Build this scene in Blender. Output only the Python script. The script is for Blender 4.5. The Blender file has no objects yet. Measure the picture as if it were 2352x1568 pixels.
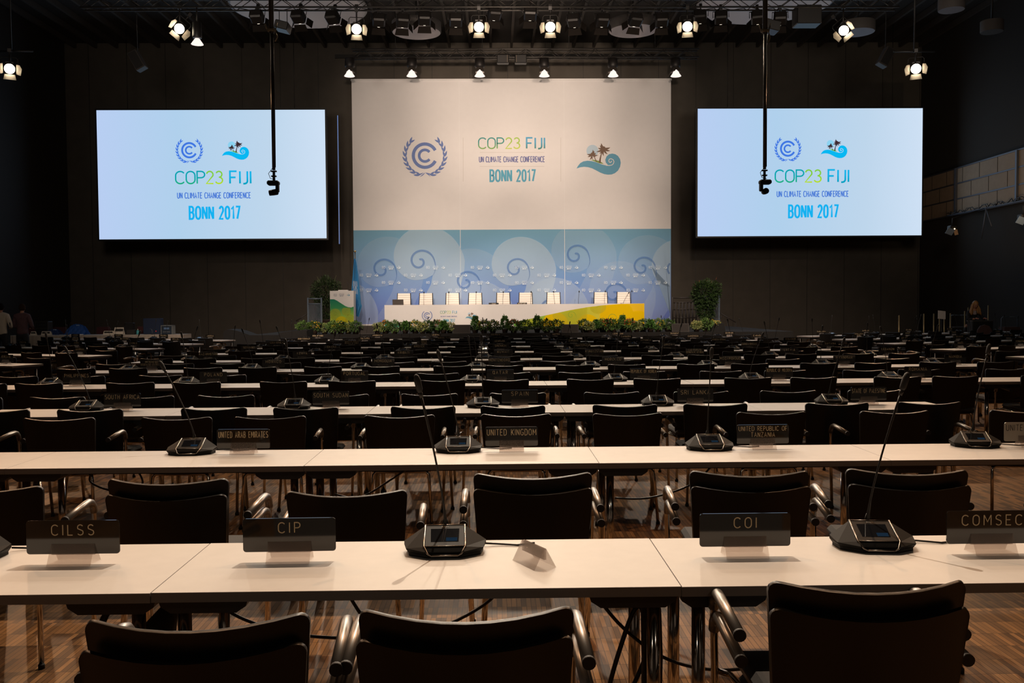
import bpy, math, random
from mathutils import Vector, Matrix
random.seed(7)
SC = bpy.context.scene
COL = SC.collection
PI = math.pi

# ------------------------------------------------------------------ camera
HC = 1.59            # eye height
FPX = 2100.0         # focal length in pixels of the 2352 px wide frame
YAW, PITCH, ROLL = math.radians(1.05), math.radians(2.15), math.radians(0.37)
cam_d = bpy.data.cameras.new('camera')
cam_d.sensor_width = 36.0
cam_d.lens = 36.0 * FPX / 2352.0
cam_d.clip_start, cam_d.clip_end = 0.05, 200
cam = bpy.data.objects.new('camera', cam_d)
COL.objects.link(cam)
CM = Matrix.Rotation(-YAW, 3, 'Z') @ Matrix.Rotation(math.pi / 2 - PITCH, 3, 'X') @ Matrix.Rotation(-ROLL, 3, 'Z')
cam.matrix_world = Matrix.Translation((0, 0, HC)) @ CM.to_4x4()
SC.camera = cam

def ray(px, py):
    return CM @ Vector(((px - 1176) / FPX, (784 - py) / FPX, -1.0))
def at(px, py, Y):
    """point where the sight line through a pixel meets the vertical plane y=Y"""
    r = ray(px, py); t = Y / r.y
    return Vector((r.x * t, Y, HC + r.z * t))
def on(px, py, z):
    """point where the sight line meets the horizontal plane at height z"""
    r = ray(px, py); t = (z - HC) / r.z
    return Vector((r.x * t, r.y * t, z))

# ------------------------------------------------------------------ world and light
w = bpy.data.worlds.new('world'); SC.world = w; w.use_nodes = True
w.node_tree.nodes['Background'].inputs[0].default_value = (0.9, 0.75, 0.6, 1)
w.node_tree.nodes['Background'].inputs[1].default_value = 0.003
SC.view_settings.view_transform = 'Standard'
SC.view_settings.look = 'None'
SC.view_settings.exposure = 0.0
SC.view_settings.gamma = 1.0
SC.view_settings.use_curve_mapping = False
SC.cycles.max_bounces = 6
SC.cycles.transparent_max_bounces = 24
SC.cycles.caustics_reflective = False
SC.cycles.caustics_refractive = False
SC.cycles.sample_clamp_indirect = 3.0

WARM = (1.0, 0.81, 0.62)
AMBER = (1.0, 0.56, 0.30)
WHITE_WARM = (1.0, 0.765, 0.60)
def spot(loc, target, power, cone=60, blend=0.6, col=WARM, rad=0.12, parent=None):
    d = bpy.data.lights.new('spot_beam', 'SPOT')
    d.energy = power; d.color = col; d.spot_size = math.radians(cone); d.spot_blend = blend; d.shadow_soft_size = rad
    o = bpy.data.objects.new('spot_beam', d); COL.objects.link(o)
    o.location = loc
    o.rotation_euler = (Vector(target) - Vector(loc)).to_track_quat('-Z', 'Y').to_euler()
    return o

# lamps of the hall that hang above the seats, out of the frame
P_OVER, P_BACK, P_AUD, P_STAGE, P_WASH = 1430, 170, 1150, 700, 9900
for x, y, z, tx, ty, k, c in ((-3.2, 7.9, 9.6, -1.6, 2.2, .45, AMBER), (3.6, 7.9, 9.6, 1.8, 2.2, .45, AMBER), (.3, 7.9, 9.6, .1, 1.8, 1.45, WARM), (-1.0, 15.5, 9.8, -.3, 3.6, .8, WARM), (9.0, 12.5, 9.6, 4.5, 5.5, .5, AMBER), (-8.5, 12.5, 9.6, -4.5, 5.5, .5, AMBER)):
    spot((x, y, z), (tx, ty, .7), P_OVER * k, 62 if y < 9 else 75, 1.0, c, .025)
for x in (-9.0, 0.5, 10.0):
    spot((x, 18.5, 10.8), (x * .95, 14.0, .7), P_OVER * .8, 90, 0.9, WARM, .12)
# added unseen washes from over the seats on backdrop, podium and flowers
for x, tx, tz, k in ((-1.6, -2.6, 9.0, 1.15), (2.4, 4.2, 9.0, 1.15), (0.4, .75, 10.2, 1.5), (-1.8, -3.0, 1.6, 1.1), (0.3, .5, 1.6, 1.1), (2.6, 4.5, 1.6, 1.1)):
    spot((x, 9.5, 5.3), (tx, 38, tz), P_WASH * k, 20 if tz > 5 else 13, 1.0, WHITE_WARM, .2)
for x in (-4.0, 5.0):
    spot((x, 15.0, 9.4), (x * 1.3, 27.5, 1.2), 5500, 52, 1.0, WHITE_WARM, .2)
# added dim fill spots, no real fixtures, lifting the dark walls and ceiling
for x, y, tx, ty, tz, k in ((-8, 15, -8, 39, 3, .7), (9, 15, 9, 39, 3, .7), (0, 17, 1, 31, 12.8, .55), (-8, 16, -7, 31, 12.8, .5), (9, 16, 9, 31, 12.8, .5)):
    spot((x, y, 6.9), (tx, ty, tz), 1900 * k, 75, 1.0, (1, .84, .70), 1.2)
for x in (-5.5, 5.5):
    spot((x, -7.0, 7.5), (x * .7, 9.0, .7), P_BACK, 75, 1.0, WARM, .3)  # added fill from behind the camera for the nameplate letters, no fixture

# ------------------------------------------------------------------ materials
def lin(c):
    return tuple(((v / 255) / 12.92 if v / 255 <= .04045 else ((v / 255 + .055) / 1.055) ** 2.4) for v in c)
LW = lin((230, 206, 188))
def printed(c, k=.80):
    """ink colour of a print that the warm stage light shows as c"""
    l = lin(c)
    return tuple(min(.95, l[i] / LW[i] * k) for i in range(3))
MATS = {}
def mat(name, col=(.5, .5, .5), rough=.5, metal=0.0, spec=.5, noise=0, nscale=30, bump=0, coat=0):
    if name in MATS: return MATS[name]
    m = bpy.data.materials.new(name); m.use_nodes = True
    nt = m.node_tree; b = nt.nodes['Principled BSDF']
    b.inputs['Base Color'].default_value = (*col, 1)
    b.inputs['Roughness'].default_value = rough
    b.inputs['Metallic'].default_value = metal
    b.inputs['Specular IOR Level'].default_value = spec
    b.inputs['Coat Weight'].default_value = coat
    if noise or bump:
        tc = nt.nodes.new('ShaderNodeTexCoord'); n = nt.nodes.new('ShaderNodeTexNoise')
        n.inputs['Scale'].default_value = nscale; n.inputs['Detail'].default_value = 3
        nt.links.new(tc.outputs['Object'], n.inputs['Vector'])
        if noise:
            r = nt.nodes.new('ShaderNodeValToRGB')
            r.color_ramp.elements[0].position = .3; r.color_ramp.elements[1].position = .7
            r.color_ramp.elements[0].color = (*[c * (1 - noise) for c in col], 1)
            r.color_ramp.elements[1].color = (*[min(1, c * (1 + noise)) for c in col], 1)
            nt.links.new(n.outputs['Fac'], r.inputs['Fac']); nt.links.new(r.outputs['Color'], b.inputs['Base Color'])
        if bump:
            bp = nt.nodes.new('ShaderNodeBump'); bp.inputs['Strength'].default_value = bump; bp.inputs['Distance'].default_value = .01
            nt.links.new(n.outputs['Fac'], bp.inputs['Height']); nt.links.new(bp.outputs['Normal'], b.inputs['Normal'])
    MATS[name] = m
    return m
def glow(name, col, strength, sample=False):
    if name in MATS: return MATS[name]
    m = bpy.data.materials.new(name); m.use_nodes = True
    nt = m.node_tree; nt.nodes.clear()
    o = nt.nodes.new('ShaderNodeOutputMaterial'); e = nt.nodes.new('ShaderNodeEmission')
    e.inputs[0].default_value = (*col, 1); e.inputs[1].default_value = strength
    nt.links.new(e.outputs[0], o.inputs[0])
    if not sample: m.cycles.emission_sampling = 'NONE'
    MATS[name] = m
    return m
def gradient(name, stops, axis='Z', emit=False, rough=.6):
    """print or screen colour that runs along the generated axis"""
    if name in MATS: return MATS[name]
    m = bpy.data.materials.new(name); m.use_nodes = True
    nt = m.node_tree; nt.nodes.clear()
    o = nt.nodes.new('ShaderNodeOutputMaterial')
    tc = nt.nodes.new('ShaderNodeTexCoord'); sp = nt.nodes.new('ShaderNodeSeparateXYZ'); r = nt.nodes.new('ShaderNodeValToRGB')
    nt.links.new(tc.outputs['Generated'], sp.inputs[0]); nt.links.new(sp.outputs[axis], r.inputs[0])
    els = r.color_ramp.elements
    while len(els) < len(stops): els.new(.5)
    for e, (p, c) in zip(els, stops):
        e.position = p; e.color = (*c, 1)
    if emit:
        e = nt.nodes.new('ShaderNodeEmission'); nt.links.new(r.outputs[0], e.inputs[0]); nt.links.new(e.outputs[0], o.inputs[0])
        m.cycles.emission_sampling = 'NONE'
    else:
        b = nt.nodes.new('ShaderNodeBsdfPrincipled'); b.inputs['Roughness'].default_value = rough; b.inputs['Specular IOR Level'].default_value = .15
        nt.links.new(r.outputs[0], b.inputs['Base Color']); nt.links.new(b.outputs[0], o.inputs[0])
    MATS[name] = m
    return m
def wash(name, col, alpha):
    """thin translucent ink layer of a print"""
    if name in MATS: return MATS[name]
    m = bpy.data.materials.new(name); m.use_nodes = True
    nt = m.node_tree; nt.nodes.clear()
    o = nt.nodes.new('ShaderNodeOutputMaterial'); mx = nt.nodes.new('ShaderNodeMixShader'); t = nt.nodes.new('ShaderNodeBsdfTransparent'); d = nt.nodes.new('ShaderNodeBsdfDiffuse')
    d.inputs[0].default_value = (*col, 1); mx.inputs[0].default_value = alpha
    nt.links.new(t.outputs[0], mx.inputs[1]); nt.links.new(d.outputs[0], mx.inputs[2]); nt.links.new(mx.outputs[0], o.inputs[0])
    MATS[name] = m
    return m
def clear_plastic(name, tint=(.93, .9, .88)):
    if name in MATS: return MATS[name]
    m = bpy.data.materials.new(name); m.use_nodes = True
    nt = m.node_tree; nt.nodes.clear()
    o = nt.nodes.new('ShaderNodeOutputMaterial'); mx = nt.nodes.new('ShaderNodeMixShader'); t = nt.nodes.new('ShaderNodeBsdfTransparent'); g = nt.nodes.new('ShaderNodeBsdfPrincipled'); lw = nt.nodes.new('ShaderNodeLayerWeight')
    t.inputs[0].default_value = (*tint, 1); g.inputs['Base Color'].default_value = (.55, .52, .5, 1); g.inputs['Roughness'].default_value = .12
    lw.inputs[0].default_value = .45
    mr = nt.nodes.new('ShaderNodeMapRange'); mr.inputs['To Min'].default_value = .06; mr.inputs['To Max'].default_value = .6
    nt.links.new(lw.outputs['Facing'], mr.inputs[0]); nt.links.new(mr.outputs[0], mx.inputs[0])
    nt.links.new(t.outputs[0], mx.inputs[1]); nt.links.new(g.outputs[0], mx.inputs[2]); nt.links.new(mx.outputs[0], o.inputs[0])
    MATS[name] = m
    return m

M_LAM = mat('white_laminate', (.80, .765, .72), .48, spec=.22, noise=.02, nscale=14)
M_EDGE = mat('table_edge_band', (.22, .19, .17), .5)
M_CHROME = mat('chrome', (.62, .58, .54), .12, 1.0)
M_BLACKM = mat('black_metal', (.012, .011, .010), .45, bump=.02, nscale=80)
M_SHELL = mat('black_chair_shell', (.009, .008, .007), .36, spec=.35, bump=.03, nscale=180)
M_SEAT = mat('charcoal_seat_fabric', (.060, .060, .062), .85, noise=.15, nscale=220, bump=.1)
M_ARM = mat('grey_armrest', (.30, .28, .26), .34, metal=.75)
M_RUB = mat('black_rubber', (.012, .012, .012), .6)
M_CABLE = mat('black_cable', (.012, .011, .01), .38)
M_PLATE = mat('smoked_acrylic', (.014, .012, .010), .06, spec=.8)
M_ENGR = mat('engraved_letters', (.54, .42, .26), .7, noise=.05, nscale=50)
M_UNIT = mat('dark_unit_plastic', (.028, .025, .022), .6, spec=.12, noise=.1, nscale=400)
M_UNITB = mat('black_unit_plastic', (.010, .010, .010), .5, spec=.15)
M_BEZEL = mat('satin_bezel_metal', (.26, .23, .20), .3, 1.0)
M_GLASSK = mat('display_glass', (.012, .013, .016), .05, spec=.9)
M_PRINTW = mat('printed_white', (.80, .80, .80), .65, spec=.15, noise=.012, nscale=6)
# ------------------------------------------------------------------ mesh builder
class MB:
    def __init__(s):
        s.v = []; s.f = []; s.m = []; s.s = []
    def add(s, vs, fs, mi=0, smooth=False):
        b = len(s.v)
        s.v.extend([tuple(v) for v in vs])
        for f in fs:
            s.f.append([b + i for i in f]); s.m.append(mi); s.s.append(smooth)
    def box(s, c, d, mi=0, rot=None, bev=0.0):
        x, y, z = d[0] / 2, d[1] / 2, d[2] / 2
        if bev > 0:
            b = min(bev, x * .99, y * .99, z * .99)
            vs = []; 
            for sx in (-1, 1):
                for sy in (-1, 1):
                    for sz in (-1, 1):
                        vs += [Vector((sx * x, sy * (y - b), sz * (z - b))), Vector((sx * (x - b), sy * y, sz * (z - b))), Vector((sx * (x - b), sy * (y - b), sz * z))]
            def i(sx, sy, sz, k): return ((sx > 0) * 4 + (sy > 0) * 2 + (sz > 0)) * 3 + k
            fs = []
            for a in (-1, 1):
                fs.append([i(a, -1, -1, 0), i(a, 1, -1, 0), i(a, 1, 1, 0), i(a, -1, 1, 0)][::a])
                fs.append([i(-1, a, -1, 1), i(1, a, -1, 1), i(1, a, 1, 1), i(-1, a, 1, 1)][::-a])
                fs.append([i(-1, -1, a, 2), i(1, -1, a, 2), i(1, 1, a, 2), i(-1, 1, a, 2)][::a])
                for c2 in (-1, 1):
                    fs.append([i(a, c2, -1, 0), i(a, c2, 1, 0), i(a, c2, 1, 1), i(a, c2, -1, 1)][::a * c2])
                    fs.append([i(a, -1, c2, 0), i(a, -1, c2, 2), i(a, 1, c2, 2), i(a, 1, c2, 0)][::-a * c2])
                    fs.append([i(-1, a, c2, 1), i(1, a, c2, 1), i(1, a, c2, 2), i(-1, a, c2, 2)][::-a * c2])
                    for c3 in (-1, 1):
                        fs.append([i(a, c2, c3, 0), i(a, c2, c3, 1), i(a, c2, c3, 2)][::a * c2 * c3])
        else:
            vs = [Vector((sx * x, sy * y, sz * z)) for sx in (-1, 1) for sy in (-1, 1) for sz in (-1, 1)]
            fs = [[0, 1, 3, 2], [4, 6, 7, 5], [0, 4, 5, 1], [2, 3, 7, 6], [0, 2, 6, 4], [1, 5, 7, 3]]
        if rot is not None: vs = [rot @ v for v in vs]
        cc = Vector(c)
        s.add([v + cc for v in vs], fs, mi)
        return s
    def tube(s, pts, r, n=8, mi=0, caps=True, smooth=True):
        pts = [Vector(p) for p in pts]
        rs = r if isinstance(r, (list, tuple)) else [r] * len(pts)
        vs = []; prev = None
        for i, p in enumerate(pts):
            t = (pts[min(i + 1, len(pts) - 1)] - pts[max(i - 1, 0)]).normalized()
            if prev is None:
                a = Vector((0, 0, 1)) if abs(t.z) < .9 else Vector((1, 0, 0))
                u = t.cross(a).normalized()
            else:
                u = (prev - t * prev.dot(t)).normalized()
            prev = u; w_ = t.cross(u)
            for k in range(n):
                a = 2 * PI * k / n
                vs.append(p + (u * math.cos(a) + w_ * math.sin(a)) * rs[i])
        fs = []
        for i in range(len(pts) - 1):
            for k in range(n):
                k2 = (k + 1) % n
                fs.append([i * n + k, i * n + k2, (i + 1) * n + k2, (i + 1) * n + k])
        s.add(vs, fs, mi, smooth)
        if caps:
            b = len(s.v) - len(vs)
            s.f.append([b + k for k in range(n)][::-1]); s.m.append(mi); s.s.append(False)
            s.f.append([b + (len(pts) - 1) * n + k for k in range(n)]); s.m.append(mi); s.s.append(False)
        return s
    def lathe(s, prof, c=(0, 0, 0), n=20, mi=0, rot=None, smooth=True, caps=True):
        c = Vector(c); vs = []
        for r, z in prof:
            for k in range(n):
                a = 2 * PI * k / n
                v = Vector((r * math.cos(a), r * math.sin(a), z))
                vs.append((rot @ v if rot is not None else v) + c)
        fs = []
        for i in range(len(prof) - 1):
            for k in range(n):
                k2 = (k + 1) % n
                fs.append([i * n + k, i * n + k2, (i + 1) * n + k2, (i + 1) * n + k])
        s.add(vs, fs, mi, smooth)
        b = len(s.v) - len(vs)
        if not caps: return s
        if prof[0][0] > 1e-4: s.f.append([b + k for k in range(n)][::-1]); s.m.append(mi); s.s.append(False)
        if prof[-1][0] > 1e-4: s.f.append([b + (len(prof) - 1) * n + k for k in range(n)]); s.m.append(mi); s.s.append(False)
        return s
    def prism(s, poly, h, mi=0, T=None):
        """polygon in xy extruded along z from 0 to h, then moved by T"""
        n = len(poly)
        vs = [Vector((x, y, 0)) for x, y in poly] + [Vector((x, y, h)) for x, y in poly]
        fs = [list(range(n))[::-1], [n + i for i in range(n)]] + [[i, (i + 1) % n, n + (i + 1) % n, n + i] for i in range(n)]
        if T is not None: vs = [T @ v for v in vs]
        s.add(vs, fs, mi); return s
    def mesh(s, name, mats):
        me = bpy.data.meshes.new(name)
        me.from_pydata(s.v, [], s.f)
        for m in (mats if isinstance(mats, (list, tuple)) else [mats]): me.materials.append(m)
        me.polygons.foreach_set('material_index', s.m)
        me.polygons.foreach_set('use_smooth', s.s)
        me.update()
        return me

def link(name, data, parent=None, loc=None, rz=None):
    o = bpy.data.objects.new(name, data); COL.objects.link(o)
    if parent is not None: o.parent = parent
    if loc is not None: o.location = loc
    if rz is not None: o.rotation_euler = (0, 0, rz)
    return o
def tag(o, label, cat, group=None):
    o['label'] = label; o['category'] = cat
    if group: o['group'] = group
    return o
def thing(name, label, cat, loc=(0, 0, 0), rz=0.0, group=None):
    return tag(link(name, None, None, loc, rz), label, cat, group)
def struct(name, mb, m):
    o = link(name, mb.mesh(name, m)); o['kind'] = 'structure'; return o
def part(name, mb, m, parent, loc=None, rz=None, label=None):
    o = link(name, mb.mesh(name, m), parent, loc, rz)
    if label: o['label'] = label
    return o
def instance(proto, name, label, cat, loc, rz=0.0, group=None):
    """copy of a thing: proto is a list of (part name, mesh, sub-parts)"""
    r = thing(name, label, cat, loc, rz, group)
    for pn, me, subs in proto:
        p = link(pn, me, r)
        for sn, sm in subs: link(sn, sm, p)
    return r
def Rz(a): return Matrix.Rotation(a, 3, 'Z')
def Rx(a): return Matrix.Rotation(a, 3, 'X')
def Ry(a): return Matrix.Rotation(a, 3, 'Y')

# ------------------------------------------------------------------ stroke lettering
def _arc(cx, cy, rx, ry, a0, a1, n=8):
    return [(cx + rx * math.cos(math.radians(a0 + (a1 - a0) * i / n)), cy + ry * math.sin(math.radians(a0 + (a1 - a0) * i / n))) for i in range(n + 1)]
G = {}
G['A'] = (.62, [[(0, 0), (.31, 1), (.62, 0)], [(.11, .33), (.51, .33)]])
G['B'] = (.56, [[(.3, .53), (0, .53)], [(0, 0), (0, 1), (.3, 1)] + _arc(.3, .765, .22, .235, 90, -90)[1:] + _arc(.3, .265, .26, .265, 90, -90)[1:] + [(0, 0)]])
G['C'] = (.60, [_arc(.33, .66, .33, .34, 35, 180) + _arc(.33, .34, .33, .34, 180, 325)])
G['D'] = (.58, [[(0, 0), (0, 1), (.25, 1)] + _arc(.25, .67, .33, .33, 90, 0)[1:] + _arc(.25, .33, .33, .33, 0, -90) + [(0, 0)]])
G['E'] = (.50, [[(.5, 0), (0, 0), (0, 1), (.5, 1)], [(0, .52), (.42, .52)]])
G['F'] = (.48, [[(0, 0), (0, 1), (.48, 1)], [(0, .5), (.4, .5)]])
G['G'] = (.62, [_arc(.33, .66, .33, .34, 35, 180) + _arc(.33, .34, .33, .34, 180, 300) + [(.6, .2), (.6, .47), (.36, .47)]])
G['H'] = (.56, [[(0, 0), (0, 1)], [(.56, 0), (.56, 1)], [(0, .52), (.56, .52)]])
G['I'] = (.0, [[(0, 0), (0, 1)]])
G['J'] = (.30, [[(.30, 1), (.30, .2)] + _arc(.08, .2, .22, .22, 0, -90, 5)[1:] + [(0, -.02)]])
G['K'] = (.56, [[(0, 0), (0, 1)], [(.54, 1), (0, .38)], [(.18, .56), (.57, 0)]])
G['L'] = (.46, [[(0, 1), (0, 0), (.46, 0)]])
G['M'] = (.70, [[(0, 0), (0, 1)], [(.01, 1), (.35, .33), (.69, 1)], [(.70, 1), (.70, 0)]])
G['N'] = (.57, [[(0, 0), (0, 1)], [(.01, 1), (.56, 0)], [(.57, 0), (.57, 1)]])
G['O'] = (.62, [_arc(.31, .68, .31, .32, 0, 180) + _arc(.31, .32, .31, .32, 180, 360) + [(.62, .68)]])
G['P'] = (.54, [[(0, 0), (0, 1), (.28, 1)] + _arc(.28, .74, .26, .26, 90, -90)[1:] + [(0, .48)]])
G['Q'] = (.62, G['O'][1] + [[(.38, .24), (.64, -.06)]])
G['R'] = (.56, [[(0, 0), (0, 1), (.28, 1)] + _arc(.28, .74, .26, .26, 90, -90)[1:] + [(0, .48)], [(.27, .48), (.56, 0)]])
G['S'] = (.54, [_arc(.27, .75, .26, .25, 30, 180, 7) + [(.04, .62), (.27, .52), (.48, .42)] + _arc(.27, .25, .27, .25, 20, -150, 8)])
G['T'] = (.54, [[(0, 1), (.54, 1)], [(.27, 1), (.27, 0)]])
G['U'] = (.56, [[(0, 1), (0, .28)] + _arc(.28, .28, .28, .28, 180, 360)[1:] + [(.56, 1)]])
G['V'] = (.60, [[(0, 1), (.30, 0), (.60, 1)]])
G['W'] = (.84, [[(0, 1), (.2, 0), (.42, .8), (.64, 0), (.84, 1)]])
G['X'] = (.58, [[(0, 0), (.58, 1)], [(0, 1), (.58, 0)]])
G['Y'] = (.58, [[(0, 1), (.29, .48), (.58, 1)], [(.29, .48), (.29, 0)]])
G['Z'] = (.54, [[(0, 1), (.54, 1), (0, 0), (.54, 0)]])
G['0'] = (.52, [_arc(.26, .7, .26, .3, 0, 180) + _arc(.26, .3, .26, .3, 180, 360) + [(.52, .7)]])
G['1'] = (.28, [[(0, .78), (.26, 1), (.26, 0)]])
G['2'] = (.52, [_arc(.26, .73, .25, .27, 165, -20, 8) + [(0, .0), (.53, 0)]])
G['3'] = (.54, [_arc(.27, .755, .23, .245, 155, -90, 8), _arc(.26, .265, .28, .265, 90, -155, 8)])
G['7'] = (.52, [[(0, 1), (.52, 1), (.18, 0)]])
G['-'] = (.3, [[(0, .48), (.3, .48)]])
G["'"] = (.0, [[(0, .8), (0, 1.05)]])
G['('] = (.16, [[(.16, 1.1), (.0, .8), (.0, .2), (.16, -.1)]])
G[')'] = (.16, [[(0, 1.1), (.16, .8), (.16, .2), (0, -.1)]])
G['.'] = (.0, [[(0, 0), (0, .1)]])
LIFT = [.0005, 0]
def ribbon(mb, pts, wd, fn, mi=0):
    """flat stroke of width wd along 2D pts; fn maps 2D to 3D; wd may be a list"""
    n = len(pts); L = []; R = []
    ws = wd if isinstance(wd, (list, tuple)) else [wd] * n
    closed = n > 3 and abs(pts[0][0] - pts[-1][0]) < 1e-6 and abs(pts[0][1] - pts[-1][1]) < 1e-6
    for i in range(n):
        def d(a, b):
            x, y = pts[b][0] - pts[a][0], pts[b][1] - pts[a][1]; l = math.hypot(x, y) or 1e-9
            return x / l, y / l
        if closed and i in (0, n - 1): d0, d1 = d(n - 2, n - 1), d(0, 1)
        else: d0 = d(max(i - 1, 0), max(i, 1)); d1 = d(min(i, n - 2), min(i + 1, n - 1))
        nx, ny = -(d0[1] + d1[1]), d0[0] + d1[0]
        l = math.hypot(nx, ny) or 1e-9; nx /= l; ny /= l
        k = max(.72, nx * -d0[1] + ny * d0[0])
        h = ws[i] / 2 / k
        L.append((pts[i][0] + nx * h, pts[i][1] + ny * h)); R.append((pts[i][0] - nx * h, pts[i][1] - ny * h))
    LIFT[1] = (LIFT[1] + 1) % 10; up = Vector((0, -LIFT[0] * LIFT[1], 0))
    mb.add([fn(*p) + up for p in L + R], [[n + i, n + i + 1, i + 1, i] for i in range(n - 1)], mi)
def text_width(s, h, sx, gap, space):
    t = 0
    for i, ch in enumerate(s):
        t += space * h if ch == ' ' else G[ch][0] * h * sx + gap * h
    return t - gap * h
def text(mb, s, x, y, h, fn, wt=.13, sx=1.0, gap=.22, space=.45, anchor='c', mi=0, fit=None):
    """stroke letters, cap height h, baseline y, mapped to 3D by fn; fit squeezes to a width"""
    W = text_width(s, h, sx, gap, space)
    k = 1.0
    if fit and W > fit: k = fit / W
    W *= k
    x0 = x - W / 2 if anchor == 'c' else x
    for ch in s:
        if ch == ' ': x0 += space * h * k; continue
        gw, st = G[ch]
        for pl in st:
            ribbon(mb, [(x0 + px * h * sx * k, y + py * h) for px, py in pl], wt * h, fn, mi)
        x0 += (gw * sx + gap) * h * k

# ------------------------------------------------------------------ polygon clipping for prints
def clip(poly, x0, x1, y0, y1):
    def go(p, inside, inter):
        o = []
        for i in range(len(p)):
            a, b = p[i - 1], p[i]
            if inside(b):
                if not inside(a): o.append(inter(a, b))
                o.append(b)
            elif inside(a): o.append(inter(a, b))
        return o
    def ix(c): return lambda a, b: (c, a[1] + (b[1] - a[1]) * (c - a[0]) / (b[0] - a[0]))
    def iy(c): return lambda a, b: (a[0] + (b[0] - a[0]) * (c - a[1]) / (b[1] - a[1]), c)
    for ins, it in ((lambda p: p[0] >= x0, ix(x0)), (lambda p: p[0] <= x1, ix(x1)), (lambda p: p[1] >= y0, iy(y0)), (lambda p: p[1] <= y1, iy(y1))):
        if not poly: return poly
        poly = go(poly, ins, it)
    return poly
def koru_shape(ex, ey, s, tail=1.0):
    """curled frond outline around the eye (ex, ey), y down; head and stem as two polygons"""
    rad = [(270 - 360, .60), (-60, .60), (-30, .66), (0, .0)]
    # radius by angle clockwise from the bottom: bottom .60, left .76, top 1.0, right 1.43
    def R(t): return .60 * (1.43 / .60) ** (t / 270.0)
    head = []
    for i in range(0, 37):
        t = 270.0 * i / 36; a = math.radians(90 + t)       # y down: 90 deg = bottom, 180 = left, 270 = top, 360 = right
        head.append((ex + s * R(t) * math.cos(a), ey + s * R(t) * math.sin(a)))
    x, y = ex + s * 1.43, ey
    outer = [(x - s * .02, y + s * .35), (x - s * .14, y + s * .8), (x - s * .38, y + s * 1.3), (x - s * .72, y + s * 1.8), (x - s * 1.1, y + s * 2.3)]
    inner = [(ex - s * .75, ey + s * 2.3), (ex - s * .25, ey + s * 1.75), (ex + s * .12, ey + s * 1.2), (ex + s * .36, ey + s * .75), (ex + s * .42, ey + s * .45)]
    bottom = [(ex + s * .2, ey + s * .57)]
    return head + outer + inner + bottom
def koru_line(ex, ey, s):
    pts = []; ws = []
    K = [(270, .03), (360, .12), (450, .21), (540, .25), (630, .31), (720, .47), (775, .64)]
    for i in range(0, 51):
        a = 270 + 505 * i / 50.0
        j = next(j for j in range(6) if a <= K[j + 1][0] + 1e-6); u = (a - K[j][0]) / (K[j + 1][0] - K[j][0])
        m0 = (K[j + 1][1] - K[max(j - 1, 0)][1]) / 2; m1 = (K[min(j + 2, 6)][1] - K[j][1]) / 2
        r = (2 * u ** 3 - 3 * u ** 2 + 1) * K[j][1] + (u ** 3 - 2 * u ** 2 + u) * m0 + (-2 * u ** 3 + 3 * u ** 2) * K[j + 1][1] + (u ** 3 - u ** 2) * m1
        pts.append((ex + s * r * math.cos(math.radians(a)), ey + s * r * math.sin(math.radians(a))))
        t = i / 50.0; ws.append(s * .066 * (1 if t < .8 else (1 - t) / .2 + .05))
    return pts, ws
def C_arc(mb, cx, cy, r0, r1, a, fn, mi=0, n=28):
    pts = [(cx + (r0 + r1) / 2 * math.cos(math.radians(a + (360 - 2 * a) * i / n)), cy + (r0 + r1) / 2 * math.sin(math.radians(a + (360 - 2 * a) * i / n))) for i in range(n + 1)]
    ribbon(mb, pts, r1 - r0, fn, mi)
def lens(mb, x0, y0, x1, y1, wd, fn, mi=0, bend=0.0, n=6):
    dx, dy = x1 - x0, y1 - y0; l = math.hypot(dx, dy) or 1e-9; nx, ny = -dy / l, dx / l
    pts = []; ws = []
    for i in range(n + 1):
        t = i / n; b = bend * l * 4 * t * (1 - t)
        pts.append((x0 + dx * t + nx * b, y0 + dy * t + ny * b)); ws.append(max(.02 * wd, wd * math.sin(PI * (t ** .85))))
    ribbon(mb, pts, ws, fn, mi)
def emblem(mb, cx, cy, u, fn, mi=0, fine=True):
    """two nested C arcs in a laurel wreath; u = outer radius of the big C, y up"""
    C_arc(mb, cx, cy, .76 * u, u, 27, fn, mi, 28 if fine else 12)
    C_arc(mb, cx, cy, .34 * u, .54 * u, 38, fn, mi, 20 if fine else 8)
    if not fine:
        for a0 in (115, -65):
            ribbon(mb, [(cx + 1.5 * u * math.cos(math.radians(a0 + (130 * k / 8 if a0 > 0 else 130 * k / 8))), cy + 1.5 * u * math.sin(math.radians(a0 + 130 * k / 8))) for k in range(9)], .3 * u, fn, mi)
        return
    for sd in (-1, 1):
        N = 9 if fine else 4
        for k in range(N):
            ph = math.radians(256 - (256 - 140) * k / (N - 1))
            rr = 1.50 * u
            px, py = rr * math.cos(ph), rr * math.sin(ph)
            tx, ty = math.sin(ph), -math.cos(ph)           # tangent running up the branch
            for off, ln, wd in ((.30, .50, .15), (-.34, .48, .145)):
                a = off
                qx, qy = tx * math.cos(a) - ty * math.sin(a), tx * math.sin(a) + ty * math.cos(a)
                ln2 = ln * (1 if fine else 1.5)
                lens(mb, cx - sd * px, cy + py, cx - sd * (px + qx * ln2 * u), cy + py + qy * ln2 * u, wd * u * (1 if fine else 1.5), fn, mi, 0, 5 if fine else 2)
        if fine:
            lens(mb, cx - sd * 0.0, cy - 1.27 * u, cx + sd * .42 * u, cy - 1.60 * u, .07 * u, fn, mi, .06)
            lens(mb, cx + sd * .1 * u, cy - 1.28 * u, cx + sd * .95 * u, cy - 1.40 * u, .1 * u, fn, mi, .1 * -sd)
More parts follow.
